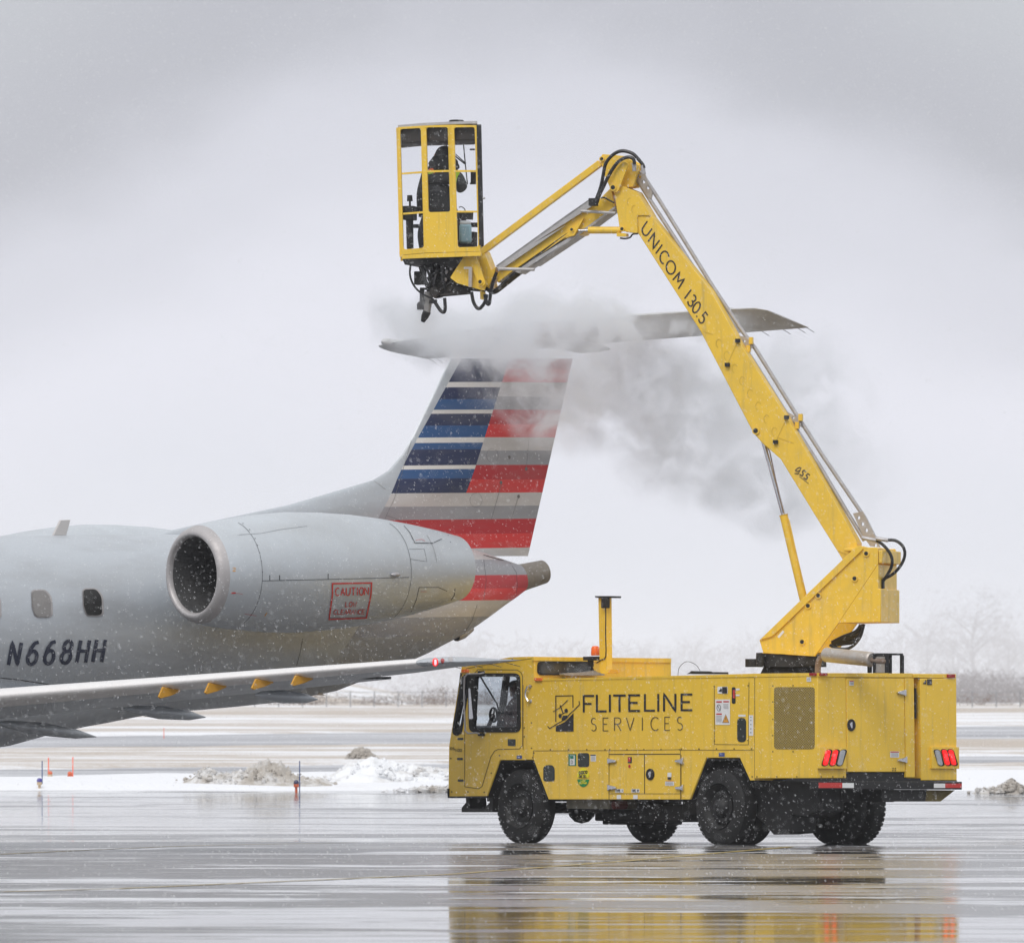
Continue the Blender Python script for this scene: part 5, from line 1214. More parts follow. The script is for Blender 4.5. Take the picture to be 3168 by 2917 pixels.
for y, L, dz in ((3.3, 1.6, .26), (5.3, 1.3, .20), (7.3, 1.0, .16)):
    f = (y-1)/(yt_-1); le = wing_px(rz_, y); ch = 4.4+(tipc-4.4)*f
    m = MB().lathe([(0, .005), (.12*L, .05), (.45*L, .085), (.8*L, .06), (L, .005)], V((le.x-ch*.62, y, le.z-ch*.055-.03)), (-1, 0, -.13*dz/.24), 14); m.build('flap_fairing', AP, wing)
# tip lights
tb = surf2([wing]); 
def tip_l(r, o, off, nm, mm, par):
    w_ = Marks(tb, MA, off); w_.fan(P(r, *o), 3); return w_.build(nm, mm, par)
gl_ = tip_l(7, rnd([(1040, 1112), (1055, 1078), (1110, 1062), (1180, 1056), (1245, 1052), (1252, 1085), (1180, 1095), (1100, 1108)], 12), .006, 'light_cover', M_['clear'], wing)
tip_l(7, ell(1106, 1089, 20, 22, 16), .012, 'navigation_light', M_['redlit'], wing); tip_l(7, ell(1106, 1089, 9, 12, 12), .016, 'navigation_light', mat('nav_glow', (1, .3, .3), .3, emit=((1, .12, .14), 5)), wing); tip_l(7, ell(1156, 1080, 14, 12, 12), .012, 'light_lens', M_['redl'], wing)
tip_l(7, ell(1212, 1072, 16, 14, 12), .012, 'light_lens', M_['lip'], wing)
m = MB()
for s_ in (.1, .35, .6, .9): c = V((tl.x-tipc*1.0, yt_-s_*1.4, tl.z-.03)); m.cyl(c, c+V((-.22, 0, -.05)), .004, n=5)
m.build('static_wick', M_['txt'], wing)
# undercarriage just outside the left edge of the picture
for sg in (1, -1):
    y = 2.2*sg; le = wing_px(rz_, 2.2); gz = (MA.inverted() @ V((0, 95, 0))).z; wp = MA @ V((le.x-3.0, y, 0)); gz = (MA.inverted() @ V((wp.x, wp.y, 0.0))).z
    g = MB().cyl((le.x-3.0, y, le.z-.2), (le.x-3.0, y, gz+.4), .09, n=12).build('landing_gear', M_['grey'], plane)
    for s2 in (-1, 1): MB().lathe([(0, .05), (0, .3), (.05, .4), (.2, .4), (.24, .3), (.24, .05)], (le.x-3.0, y+.08*s2, gz+.4), (0, s2, 0), 24).build('tyre', M_['rub'], g)
nx = prof[0][0]+12.8; wp = MA @ V((nx, 0, 0)); gz = (MA.inverted() @ V((wp.x, wp.y, 0))).z
g = MB().cyl((nx, 0, z0c-.9), (nx, 0, gz+.3), .07, n=12).build('landing_gear', M_['grey'], plane)
MB().lathe([(0, .05), (0, .3), (.2, .3), (.2, .05)], (nx, -.1, gz+.3), (0, 1, 0), 24).build('tyre', M_['rub'], g)
# belly aerials / hinge fairings that poke below the outline
m = MB().plate(MA, P(7, (228, 1240), (262, 1262), (300, 1290), (352, 1316), (300, 1315), (250, 1290)), 1, .25, .2); m.build('belly_aerial', M_['muff'], plane, bev=.004)

# ================================================================== PEOPLE
def skin(name, joints, bones, m, parent=None, sub=2):
    me = bpy.data.meshes.new(name); me.from_pydata([j[0] for j in joints], bones, []); o = bpy.data.objects.new(name, me); col.objects.link(o)
    if parent is not None: o.parent = parent
    o.modifiers.new('skin', 'SKIN').use_smooth_shade = True
    for i, j in enumerate(joints):
        r = j[1]; me.skin_vertices[0].data[i].radius = (r, r) if not isinstance(r, tuple) else r
        me.skin_vertices[0].data[i].use_root = (i == 0)
    s = o.modifiers.new('sub', 'SUBSURF'); s.levels = sub; s.render_levels = sub
    me.materials.append(m); return o
cloth = mat('dark_winter_jacket', (.018, .019, .022), .8, 0, .4, 14, (.045, .045, .05), bump=.5, bscale=18)
orange = mat('hi_vis_orange', (.85, .16, .04), .6); lime = mat('hi_vis_lime', (.45, .65, .03), .6)
skinm = mat('skin', (.42, .25, .18), .5); skdark = mat('gloves', (.03, .03, .03), .7)
def pw(x, y, yl): return MBm @ hit(MBm, P(1, (x, y))[0], 1, yl)
pbase = pw(580, 1225, -.05)
Mp = Matrix.Translation(pbase); Ip = Mp.inverted()
def pp_(x, y, yl): return Ip @ pw(x, y, yl)
def finger_hand(jo, bo, wrist, d, n, scale=1., curl=.5):
    """palm and five separate fingers grown on from joint index wrist"""
    d = d.normalized(); n = n.normalized(); s = d.cross(n).normalized(); w = jo[wrist][0]
    k = len(jo); jo.append((w+d*.045*scale, (.036*scale, .017*scale))); bo.append((wrist, k)); jo.append((w+d*.08*scale, (.038*scale, .015*scale))); bo.append((k, k+1)); pm = k+1
    for i, L in enumerate((.062, .072, .067, .052)):
        off = s*(.027-.018*i)*scale; a = len(jo); p0 = w+d*.09*scale+off; c1 = (d*math.cos(curl)+n*math.sin(curl)); c2 = (d*math.cos(curl*2.2)+n*math.sin(curl*2.2))
        jo += [(p0, .009*scale), (p0+c1*L*.5*scale, .0085*scale), (p0+c1*L*.5*scale+c2*L*.5*scale, .0075*scale)]; bo += [(pm, a), (a, a+1), (a+1, a+2)]
    a = len(jo); p0 = w+d*.04*scale+s*.035*scale; jo += [(p0, .012*scale), (p0+(d*.6+s*.6+n*.5)*.035*scale, .010*scale), (p0+(d*1.2+s*.7+n*1.1)*.035*scale, .008*scale)]; bo += [(k, a), (a, a+1), (a+1, a+2)]
# operator seen from behind: hood up, elbows bent, weight on both feet
J = [(pp_(560, 900, -.05), (.25, .18)), (pp_(556, 780, -.05), (.245, .18)), (pp_(556, 660, -.04), (.25, .18)), (pp_(562, 585, -.03), (.24, .16)), (pp_(578, 530, -.03), (.10, .10)),
     (pp_(450, 610, -.03), .105), (pp_(412, 740, -.0), .085), (pp_(405, 860, -.12), .065),
     (pp_(680, 610, -.03), .105), (pp_(745, 705, .0), .088), (pp_(715, 600, -.26), .065),
     (pp_(480, 960, -.05), .15), (pp_(420, 1060, .02), .10), (pp_(425, 1200, -.06), .06), (pp_(430, 1215, -.18), .045),
     (pp_(650, 960, -.05), .15), (pp_(697, 1060, .02), .10), (pp_(700, 1200, -.06), .06), (pp_(695, 1215, -.18), .045)]
Bn = [(0, 1), (1, 2), (2, 3), (3, 4), (3, 5), (5, 6), (6, 7), (3, 8), (8, 9), (9, 10), (0, 11), (11, 12), (12, 13), (13, 14), (0, 15), (15, 16), (16, 17), (17, 18)]
finger_hand(J, Bn, 7, V((0, .4, -1)), V((0, 1, 0)), 1.05, .8); finger_hand(J, Bn, 10, V((-.3, .6, .8)), V((-1, 0, .2)), 1.05, .8)
bx_ = len(J); J += [(pp_(575, 505, -.04), (.07, .08)), (pp_(580, 470, -.05), (.105, .115)), (pp_(578, 432, -.05), (.10, .115)), (pp_(576, 402, -.05), (.065, .08))]; Bn += [(4, bx_), (bx_, bx_+1), (bx_+1, bx_+2), (bx_+2, bx_+3)]
per = skin('person', J, Bn, cloth); per.matrix_world = Mp
tag(per, 'person in a dark hooded winter jacket standing in the raised basket, back to the viewer', 'person')
# face (turned away), hood and collar
hc = pp_(578, 440, -.05); m = MB().ball(hc+V((-.05, .075, -.01)), .085, 16, (.85, .9, 1.15)); m.ball(hc+V((-.06, .155, -.02)), .02, 8); 
for s_ in (-.03, .03): m.ball(hc+V((-.055+s_, .145, .01)), .012, 8)
m.build('face', skinm, per)
m = MB().tube([pp_(470, 540, .02), pp_(490, 505, .04), pp_(520, 470, .07), pp_(575, 452, .09), pp_(640, 465, .07), pp_(680, 505, .03), pp_(690, 535, .0)], .05, 10, smooth=4, radii=[.03, .055, .065, .07, .065, .05, .03]); m.build('hood_rim', cloth, per)
m = MB().ball(pp_(584, 495, .03), .155, 20, (1.25, .8, .72)); m.build('hood', cloth, per)
m = MB().ball(pp_(588, 432, -.04), .125, 20, (.95, .95, 1.1)); m.build('knit_cap', mat('cap_black', (.02, .02, .025), .9, bump=.3, bscale=60), per)
m = MB().loops([[pp_(x, y, .115) for x, y in ((455, 562), (470, 535), (500, 530), (520, 575), (490, 590))]], V((0, .04, 0))); m.build('orange_shoulder', orange, per)
m = MB().loops([[pp_(x, y, .12) for x, y in ((452, 572), (478, 545), (505, 552), (510, 568), (470, 580))]], V((0, .03, 0))); m.build('lime_shoulder', lime, per)
m = MB().loops([[pp_(x, y, .12) for x, y in ((684, 560), (722, 565), (700, 600), (690, 650), (684, 640))]], V((0, .04, 0))); m.build('lime_shoulder', lime, per)
# driver in profile, cap on, brown jacket
brown = mat('brown_jacket', (.11, .035, .03), .8, 0, .4, 10, (.05, .02, .02), bump=.3, bscale=25)
YD = -.62
def dw(x, y, yl=YD): return MT @ hit(MT, P('D', (x, y))[0], 1, yl)
db = dw(1620, 1720); Md = Matrix.Translation(db); Id = Md.inverted()
def dp(x, y, yl=YD): return Id @ dw(x, y, yl)
J = [(dp(1610, 1700), (.22, .2)), (dp(1600, 1450), (.22, .19)), (dp(1580, 1200), (.22, .19)), (dp(1580, 1010), (.18, .16)), (dp(1580, 880), .07),
     (dp(1590, 1030, YD+.2), .075), (dp(1510, 1400, YD+.24), .058), (dp(1330, 1300, YD+.1), .045), (dp(1590, 1030, YD-.2), .075), (dp(1500, 1380, YD-.24), .058), (dp(1330, 1240, YD-.1), .045),
     (dp(1400, 1750, YD+.1), .09), (dp(1150, 1760, YD+.1), .075), (dp(1130, 2200, YD+.1), .06), (dp(1400, 1750, YD-.1), .09), (dp(1150, 1760, YD-.1), .075), (dp(1130, 2200, YD-.1), .06),
     (dp(1560, 800), (.06, .065)), (dp(1545, 690), (.085, .10)), (dp(1545, 560), (.085, .105)), (dp(1555, 460), (.06, .08))]
Bn = [(0, 1), (1, 2), (2, 3), (3, 4), (3, 5), (5, 6), (6, 7), (3, 8), (8, 9), (9, 10), (0, 11), (11, 12), (12, 13), (0, 14), (14, 15), (15, 16), (4, 17), (17, 18), (18, 19), (19, 20)]
fd = (dp(1200, 1180)-dp(1330, 1240)); finger_hand(J, Bn, 7, fd, V((0, 0, -1)), 1., .9); finger_hand(J, Bn, 10, fd, V((0, 0, -1)), 1., .9)
drv = skin('person', J, Bn, brown); drv.matrix_world = Md
tag(drv, 'driver in a brown jacket and cap seated at the truck steering wheel', 'person')
m = MB(); hp_ = dp(1530, 650); fwd = (dp(1400, 650)-dp(1530, 650)).normalized()
m.ball(hp_, .088, 18, (1., .82, 1.15)); m.ball(hp_+fwd*.095+V((0, 0, -.005)), .02, 8, (1.2, .7, 1.2)); m.ball(hp_+fwd*.075+V((0, 0, -.075)), .03, 10); m.ball(hp_+fwd*.082+V((0, 0, -.04)), .018, 8, (1, 1.6, .6))
m.ball(hp_+V((0, 0, -.0))-fwd*.005+(Id.to_3x3() @ MT.to_3x3() @ V((0, .085, 0))), .022, 8, (1, .4, 1.3)); m.build('face', skinm, drv)
m = MB().ball(hp_+V((0, 0, .055))-fwd*.01, .098, 18, (1.05, .9, .72)); m.rod(hp_+V((0, 0, .065))+fwd*.06, hp_+V((0, 0, .045))+fwd*.165, .13, .012); m.build('cap', mat('navy_cap', (.015, .016, .025), .8), drv)

# jug of washer fluid in the basket
jb = pw(765, 1170, .12); Mj = Matrix.Translation(jb)
s_ = 103/FP/2.64
jr = root('fluid_jug', Mj, 'translucent jug of pale blue fluid standing in the operator basket corner', 'jug')
m = MB().box((0, 0, .17), (.165, .12, .26)); m.build('jug_body', mat('blue_fluid_plastic', (.25, .40, .48), .35, 0, .0), jr, bev=.03)
m = MB().box((0, 0, .31), (.15, .11, .07)); m.build('jug_shoulder', mat('clear_plastic', (.50, .53, .56), .35), jr, bev=.03)
MB().cyl((-.03, 0, .33), (-.03, 0, .39), .028, n=14).build('jug_cap', M_['txt'], jr)
# ================================================================== GROUND
PROF = [(-901, .0), (30, .0), (60, .0), (90, .0), (98, 0), (101, -.002), (103, -.018), (107, -.048), (110, -.055), (120, -.05), (140, 0.0), (160, .06), (170, .10), (190, .29), (215, .48), (260, .9), (300, 1.2), (380, 1.6), (450, 2.6), (700, 3.2), (1500, 5.2), (2500, 8.5), (4600, 13.), (7000, 14.)]
def gz(Y):
    for (a, za), (b, zb) in zip(PROF, PROF[1:]):
        if Y <= b:
            t = (Y-a)/(b-a); return za+(zb-za)*t
    return PROF[-1][1]
def col_x(w): return sorted(set([round(s*w*(abs(i)/30)**2.6, 3) for i in range(31) for s in (-1, 1)]))
def sheet(name, ys, half, dz=0., zf=None, shape=None):
    xs = col_x(half); vs = []; fs = []
    for y in ys:
        for x in xs:
            X, Yy = shape(x, y) if shape else (x, y); vs.append((X, Yy, gz(Yy)+dz+(zf(X, Yy) if zf else 0)))
    n = len(xs)
    for i in range(len(ys)-1):
        for j in range(n-1): fs.append((i*n+j, i*n+j+1, (i+1)*n+j+1, (i+1)*n+j))
    me = bpy.data.meshes.new(name); me.from_pydata(vs, [], fs); me.polygons.foreach_set('use_smooth', [True]*len(me.polygons)); o = bpy.data.objects.new(name, me); col.objects.link(o); return o
def ys_(a, b, s):
    r = [a]
    while r[-1] < b: r.append(min(b, r[-1]+s))
    return r
def lnk(t, a, b): t.links.new(a, b)
# wet apron
am = bpy.data.materials.new('wet_apron'); am.use_nodes = True; t = am.node_tree; b = t.nodes['Principled BSDF']
tcn = N(t, 'ShaderNodeTexCoord')
def noise_(scale, sx=1, sy=1, det=5., rough=.55, dist=0., rz=0.):
    mp = N(t, 'ShaderNodeMapping', inp={'Scale': (sx, sy, 1), 'Rotation': (0, 0, rz)}); lnk(t, tcn.outputs['Object'], mp.inputs[0])
    n = N(t, 'ShaderNodeTexNoise', inp={'Scale': scale, 'Detail': det, 'Roughness': rough, 'Distortion': dist}); lnk(t, mp.outputs[0], n.inputs[0]); return n
def mr(src, a, b_, c, d):
    r = N(t, 'ShaderNodeMapRange', inp={1: a, 2: b_, 3: c, 4: d}); lnk(t, src, r.inputs[0]); return r.outputs[0]
def mth(op, a, b_):
    r = N(t, 'ShaderNodeMath', operation=op)
    for i, k in enumerate((a, b_)):
        if isinstance(k, (int, float)): r.inputs[i].default_value = k
        else: lnk(t, k, r.inputs[i])
    return r.outputs[0]
def mixc(f, a, b_):
    x = N(t, 'ShaderNodeMix', data_type='RGBA'); lnk(t, f, x.inputs[0])
    for i, k in ((6, a), (7, b_)):
        if isinstance(k, tuple): x.inputs[i].default_value = (*k, 1)
        else: lnk(t, k, x.inputs[i])
    return x.outputs[2]
n1 = noise_(.34, .30, 1.0, 6, .6, .7, rz=math.radians(-32)); n2 = noise_(.10, .6, 1.0, 3, .5); n3 = noise_(2.0, .2, 1.0, 4, .6)
sp_ = N(t, 'ShaderNodeSeparateXYZ'); lnk(t, tcn.outputs['Object'], sp_.inputs[0])
far = mr(sp_.outputs['Y'], 96, 125, 0, .12); near_ = mr(sp_.outputs['Y'], 61, 70, .085, -.02)
pud = mth('ADD', n1.outputs['Fac'], mth('MULTIPLY', mth('SUBTRACT', n2.outputs['Fac'], .5), .35)); pud = mth('ADD', pud, far); pud = mth('ADD', pud, near_); pud = mth('ADD', pud, mth('MULTIPLY', mth('SUBTRACT', n3.outputs['Fac'], .5), .14))
wet = mr(pud, .520, .555, 0, 1)                      # 1 = standing water
slush = mr(mth('ADD', n3.outputs['Fac'], mth('MULTIPLY', n1.outputs['Fac'], .5)), .84, .92, 0, 1); slush = mth('MULTIPLY', slush, mr(sp_.outputs['Y'], 60, 68, .25, 1))
yl_ = noise_(1.0, 1, 1)
basec = mixc(mr(n3.outputs['Fac'], .3, .7, 0, 1), (.15, .147, .15), (.21, .205, .21))
basec = mixc(wet, basec, (.05, .05, .053))
basec = mixc(mth('MULTIPLY', slush, .9), basec, (.78, .79, .82))
lnk(t, basec, b.inputs['Base Color'])
rg = mth('SUBTRACT', mr(n3.outputs['Fac'], .3, .7, .20, .27), mth('MULTIPLY', wet, .17)); rg = mth('ADD', rg, mth('MULTIPLY', slush, .35)); lnk(t, rg, b.inputs['Roughness'])
b.inputs['IOR'].default_value = 1.33
bn = noise_(1.6, .35, 1.0, 3, .5); bp = N(t, 'ShaderNodeBump', inp={'Strength': .12, 'Distance': .004}); lnk(t, bn.outputs['Fac'], bp.inputs['Height']); lnk(t, bp.outputs[0], b.inputs['Normal'])
ap = sheet('apron', ys_(-900, 60, 48)+ys_(62, 172, 2)[0:], 900, .004); ap.data.materials.append(am); tag(ap, kind='structure')
# apron painted lines
lm = mat('worn_yellow_line', (.42, .30, .05), .3, 0, .9, 1.6, (.16, .15, .13))
def gp(p):   # point on the apron seen at a photo pixel
    Y = 60.
    for _ in range(60):
        z = gz(Y)+.008; Y = (CH-z)*FP/(p[1]-HY)
    return V(((p[0]-CXP)/FP*Y, Y, gz(Y)+.008))
def stripe(name, px, wd):
    m = MB()
    for a, c in zip(px, px[1:]):
        A_, C_ = gp(a), gp(c); n = int((C_-A_).length/2)+1; d = (C_-A_); s = V((-d.y, d.x, 0)).normalized()*wd/2
        for i in range(n):
            p, q = A_+d*i/n, A_+d*(i+1)/n
            for k in (p, q): k.z = gz(k.y)+.008
            m.add([p-s, p+s, q+s, q-s], [(0, 1, 2, 3)])
    o = m.build(name, lm, None, recalc=False); tag(o, kind='structure'); return o
stripe('painted_line', P(3, *[])+[(0, 2757), (350, 2748), (800, 2728), (1380, 2704), (1900, 2665), (2450, 2618)], .12)
stripe('painted_line', [(0, 2641), (500, 2618), (1100, 2605)], .10)
# snow field with grass showing through
sm_ = bpy.data.materials.new('snow_field'); sm_.use_nodes = True; t = sm_.node_tree; b = t.nodes['Principled BSDF']; tcn = N(t, 'ShaderNodeTexCoord')
sp_ = N(t, 'ShaderNodeSeparateXYZ'); lnk(t, tcn.outputs['Object'], sp_.inputs[0])
ga = noise_(.35, .35, .9, 8, .7, .4); gb = noise_(.03, .5, 1, 3, .5); gc = noise_(5., 1, .5, 6, .7)
v_ = mth('ADD', ga.outputs['Fac'], mth('MULTIPLY', mth('SUBTRACT', gb.outputs['Fac'], .5), .9)); v_ = mth('ADD', v_, mth('MULTIPLY', mth('SUBTRACT', gc.outputs['Fac'], .5), .25))
v_ = mth('ADD', v_, mr(sp_.outputs['Y'], 165, 240, -.16, .02))
g_f = mr(v_, .43, .59, 0, .85)
lnk(t, mixc(g_f, (.77, .78, .81), mixc(gc.outputs['Fac'], (.30, .23, .16), (.52, .45, .38))), b.inputs['Base Color']); b.inputs['Roughness'].default_value = .85
bp = N(t, 'ShaderNodeBump', inp={'Strength': .6, 'Distance': .08}); lnk(t, gc.outputs['Fac'], bp.inputs['Height']); lnk(t, bp.outputs[0], b.inputs['Normal'])
def bank(X, Y):
    q = noise.noise(V((X*.9, Y*.5, 0)))*.09+noise.noise(V((X*3.1, Y*2, 4)))*.05+abs(noise.noise(V((X*6, Y*4, 8))))*.05
    e = max(0, min(1, (Y-169.3)/2.5)); f = max(0, 1-(Y-171)/40)
    return (-.08+e*(.12+.10*f*(.6+noise.noise(V((X*.15, 3, 0))))))+q*e*f
def Yat(py):
    Y = 100.
    for i in range(3000):
        Y = 150+i*.15; r = HY+(CH-gz(Y)-.1)*FP/Y
        if r <= py: return Y
    return Y
TAX = []
for l0, l1, r0, r1 in ((2400, 2366, 2350, 2324), (2306, 2272, 2277, 2237)):
    q = []
    for px_, a, b_ in ((0, l0, l1), (3168, r0, r1)):
        Ya, Yb = Yat(a), Yat(b_); q.append((V(((px_-CXP)/FP*Ya, Ya)), V(((px_-CXP)/FP*Yb, Yb))))
    TAX.append(q)
def on_taxi(X, Y):
    for q in TAX:
        f = []
        for k in (0, 1):
            a, b_ = q[0][k], q[1][k]; f.append(a.y+(b_.y-a.y)*(X-a.x)/(b_.x-a.x))
        if f[0] < Y < f[1]: return 1.
    return 0.
def snow_z(X, Y): return bank(X, Y)-(.14+.05*noise.noise(V((X, Y, 0))) if on_taxi(X, Y) else 0)
ys = ys_(168, 178, .35)+ys_(178.6, 260, .9)+ys_(262, 460, 3)+ys_(500, 1000, 60)+ys_(1200, 7000, 400)
sf = sheet('snow_field', sorted(set(ys)), 900, 0, snow_z); 
for v in sf.data.vertices:
    if v.co.y > 400: v.co.x *= 1+(v.co.y-400)/900
sf.data.materials.append(sm_); tag(sf, kind='structure')
# taxiways running diagonally across the field
tm = bpy.data.materials.new('taxiway'); tm.use_nodes = True; t = tm.node_tree; b = t.nodes['Principled BSDF']; tcn = N(t, 'ShaderNodeTexCoord')
ta = noise_(.5, .12, 1, 5, .6); tb_ = noise_(2.5, .1, 1, 4, .6)
lnk(t, mixc(mr(mth('ADD', ta.outputs['Fac'], mth('MULTIPLY', tb_.outputs['Fac'], .4)), .62, .85, 0, 1), (.23, .23, .25), (.62, .63, .66)), b.inputs['Base Color']); b.inputs['Roughness'].default_value = .5
def taxi(name, l0, l1, r0, r1, dz):
    """near/far rows at the left and right edge of the picture"""
    q = []
    for px_, a, b_ in ((0, l0, l1), (3168, r0, r1)):
        Ya, Yb = Yat(a), Yat(b_); q.append((V(((px_-CXP)/FP*Ya, Ya)), V(((px_-CXP)/FP*Yb, Yb))))
    m = MB(); n = 70; rows = 10
    for i in range(n+1):
        u = -.75+2.5*i/n
        a = q[0][0]+(q[1][0]-q[0][0])*u; b_ = q[0][1]+(q[1][1]-q[0][1])*u
        w0 = noise.noise(V((u*9, 1, 0)))*.8; w1 = noise.noise(V((u*7, 5, 0)))*1.2
        a = V((a.x, a.y+w0)); b_ = V((b_.x, b_.y+w1)); row = []
        for j in range(rows+1):
            p = a+(b_-a)*j/rows; row.append(V((p.x, p.y, gz(p.y)-.02+dz*.1)))
        m.v += row
    for i in range(n):
        for j in range(rows):
            a = i*(rows+1)+j; m.f.append((a, a+rows+1, a+rows+2, a+1))
    o = m.build(name, tm, None, recalc=False); tag(o, kind='structure'); return o
taxi('taxiway', 2400, 2366, 2350, 2324, .03); taxi('taxiway', 2306, 2272, 2277, 2237, .06)
# snow piles
def pile(name, px, base_py, wpx, hpx, deep, seed, chunk, label, darkf=0., prof=None):
    Y = Yat(base_py); s = FP/Y; W = wpx/s; H = hpx/s; c = V(((px-CXP)/s, Y, gz(Y)+.0)); random.seed(seed)
    nx, ny = 110, 40; m = MB(); D = deep
    for i in range(nx+1):
        for j in range(ny+1):
            u, v = i/nx*2-1, j/ny*2-1; x, y = u*W/2, v*D/2
            e = max(0, 1-(u*u))**.8*max(0, 1-v*v)**.8
            pf = prof(u) if prof else 1
            n_ = noise.noise(V((x*1.1+seed, y*1.1, 0)))*.5+noise.noise(V((x*3+seed, y*3, 2)))*.28+noise.noise(V((x*8+seed, y*8, 5)))*.17*chunk+abs(noise.noise(V((x*14+seed, y*14, 7))))*.14*chunk
            m.v.append(V((x, y, e*H*pf*(.75+.9*n_)-.05)))
    for i in range(nx):
        for j in range(ny):
            a = i*(ny+1)+j; m.f.append((a, a+ny+1, a+ny+2, a+1))
    if chunk > .5:
        for k in range(130):
            u = random.gauss(0, .42); v = random.uniform(-.9, .5)
            if abs(u) > 1: continue
            r = random.uniform(.015, .07)*(1.3 if abs(u) < .4 else .7); e = max(0, 1-u*u)**.8*max(0, 1-v*v)**.8; pf = prof(u) if prof else 1
            q = MB().ball(V((u*W/2, v*D/2, e*H*pf*.8)), r, 6, (random.uniform(.8, 1.5), 1, random.uniform(.6, 1.1))); q.v = [p+V((random.uniform(-1, 1), random.uniform(-1, 1), random.uniform(-1, 1)))*r*.25 for p in q.v]; m.add(q.v, q.f)
    pm = bpy.data.materials.new(name+'_snow'); pm.use_nodes = True; global t, tcn; t = pm.node_tree; b = t.nodes['Principled BSDF']; tcn = N(t, 'ShaderNodeTexCoord')
    a = noise_(1.4, 1, 1, 6, .65); c2 = noise_(9, 1, 1, 5, .7)
    lnk(t, mixc(mr(mth('ADD', a.outputs['Fac'], mth('MULTIPLY', c2.outputs['Fac'], .35)), .58-darkf, .84-darkf, 0, .85), (.76, .77, .79), (.33, .29, .24)), b.inputs['Base Color']); b.inputs['Roughness'].default_value = .9
    o = m.build(name, pm, None, sharp=25, recalc=False); o.location = c; tag(o, label, 'snow pile'); return o
pile('snow_pile', 760, 2422, 640, 84, 3.2, 3, 1.9, 'ploughed heap of lumpy dirty snow at the edge of the apron', .10, lambda u: .55+.45*math.exp(-((u-.28)/.3)**2)+.4*math.exp(-((u+.42)/.12)**2)+.25*math.exp(-((u-.7)/.1)**2))
pile('snow_mound', 1270, 2408, 860, 80, 9., 9, .8, 'long smooth mound of clean snow behind the lumpy heap', -.10, lambda u: .45+.75*math.exp(-((u+.33)/.20)**2)+.25*math.exp(-((u-.1)/.4)**2))
pile('snow_crest', 1118, 2340, 104, 40, 1.0, 5, 1.3, 'small dark dirty lump of snow on top of the long smooth mound', .35)
pile('snow_lumps', 3110, 2440, 260, 40, 1.2, 12, 1., 'low row of dirty snow lumps right of the truck rear', .14, lambda u: .4+.8*math.exp(-((u-.15)/.2)**2)+.4*math.exp(-((u+.6)/.15)**2))
pile('snow_ridge', 1330, 2436, 300, 14, .8, 15, 1., 'thin ridge of snow crumbs ahead of the truck cab', .0)
# edge lights and marker poles
def place(p, base_py): Y = Yat(base_py); return V(((p-CXP)/FP*Y, Y, gz(Y)+.03))
pb, po = mat('blue_pole_paint', (.03, .07, .22), .5), mat('orange_pole_paint', (.95, .12, .05), .5)
def pole(x, ybot, ytop, m_, label, group):
    p = P('H', (x, ybot))[0]; q = P('H', (x, ytop))[0]; c = place(p[0], p[1]); h = (p[1]-q[1])*c.y/FP
    m = MB().cyl((0, 0, -.05), (0, 0, h), .013, .011, 8); m.cyl((0, 0, h-.02), (0, 0, h+.01), .014, n=8); o = m.build('marker_pole', m_, None); o.location = c; tag(o, label, 'marker pole', group)
pole(187, 328, 208, pb, 'thin blue marker pole near the left end of the apron edge', 'snow marker poles by the edge lights')
pole(215, 290, 194, po, 'orange marker pole, left of the pair on the snow', 'snow marker poles by the edge lights')
pole(323, 288, 192, po, 'orange marker pole, right of the pair on the snow', 'snow marker poles by the edge lights')
pole(1329, 338, 208, pb, 'thin blue marker pole in front of the dirty snow heap', 'snow marker poles by the edge lights')
pole(727, 106, 66, po, 'faint orange marker pole alone beyond the far taxiway', 'snow marker poles by the edge lights')
def elight(x, ybot, ytop, cb, cl, label):
    p = P('H', (x, ybot))[0]; q = P('H', (x, ytop))[0]; c = place(p[0], p[1]); h = (p[1]-q[1])*c.y/FP; k = h/.34
    r = root('edge_light', Matrix.Translation(c), label, 'taxiway light', 'taxiway edge lights')
    MB().lathe([(-.05, .03), (.12*k, .028), (.13*k, .06), (.22*k, .055)], (0, 0, 0), (0, 0, 1), 14, True).build('light_base', cb, r)
    MB().lathe([(.22*k, .05), (.24*k, .06), (.30*k, .055), (.34*k, .03), (.345*k, .005)], (0, 0, 0), (0, 0, 1), 14, True).build('light_lens', cl, r)
tan_ = mat('tan_base', (.55, .42, .28), .6); rb_ = mat('orange_base', (.55, .10, .03), .6); bl_ = mat('blue_lens', (.05, .04, .30), .2); nv_ = mat('dark_blue_lens', (.03, .035, .10), .2); rl_ = mat('orange_lens', (.65, .13, .05), .3)
elight(175, 330, 282, tan_, bl_, 'edge light with a blue lens on a tan base at far left')
elight(222, 292, 252, tan_, rl_, 'edge light with an orange lens beside the left orange pole')
elight(310, 292, 254, rb_, rl_, 'red orange edge light beside the right orange pole')
elight(1314, 340, 290, rb_, nv_, 'edge light with dark blue lens on a red base before the snow heap')
# fence far away
fm = mat('fence_grey', (.25, .25, .26), .7)
Yf = 440.
fr0 = root('field_fence', Matrix.Translation((0, Yf, gz(Yf))), 'faint post and wire fence across the far snow field', 'fence')
m = MB()
s = FP/Yf
for px_ in range(-100, 3300, 74):
    x = (px_-CXP)/s; MB().box((x, 0, .45), (.06, .06, 1.0)).build('post', fm, fr0)
for z in (.3, .6, .88): m.box((0, 0, z), (64, .03, .03))
m.build('wire', fm, fr0)
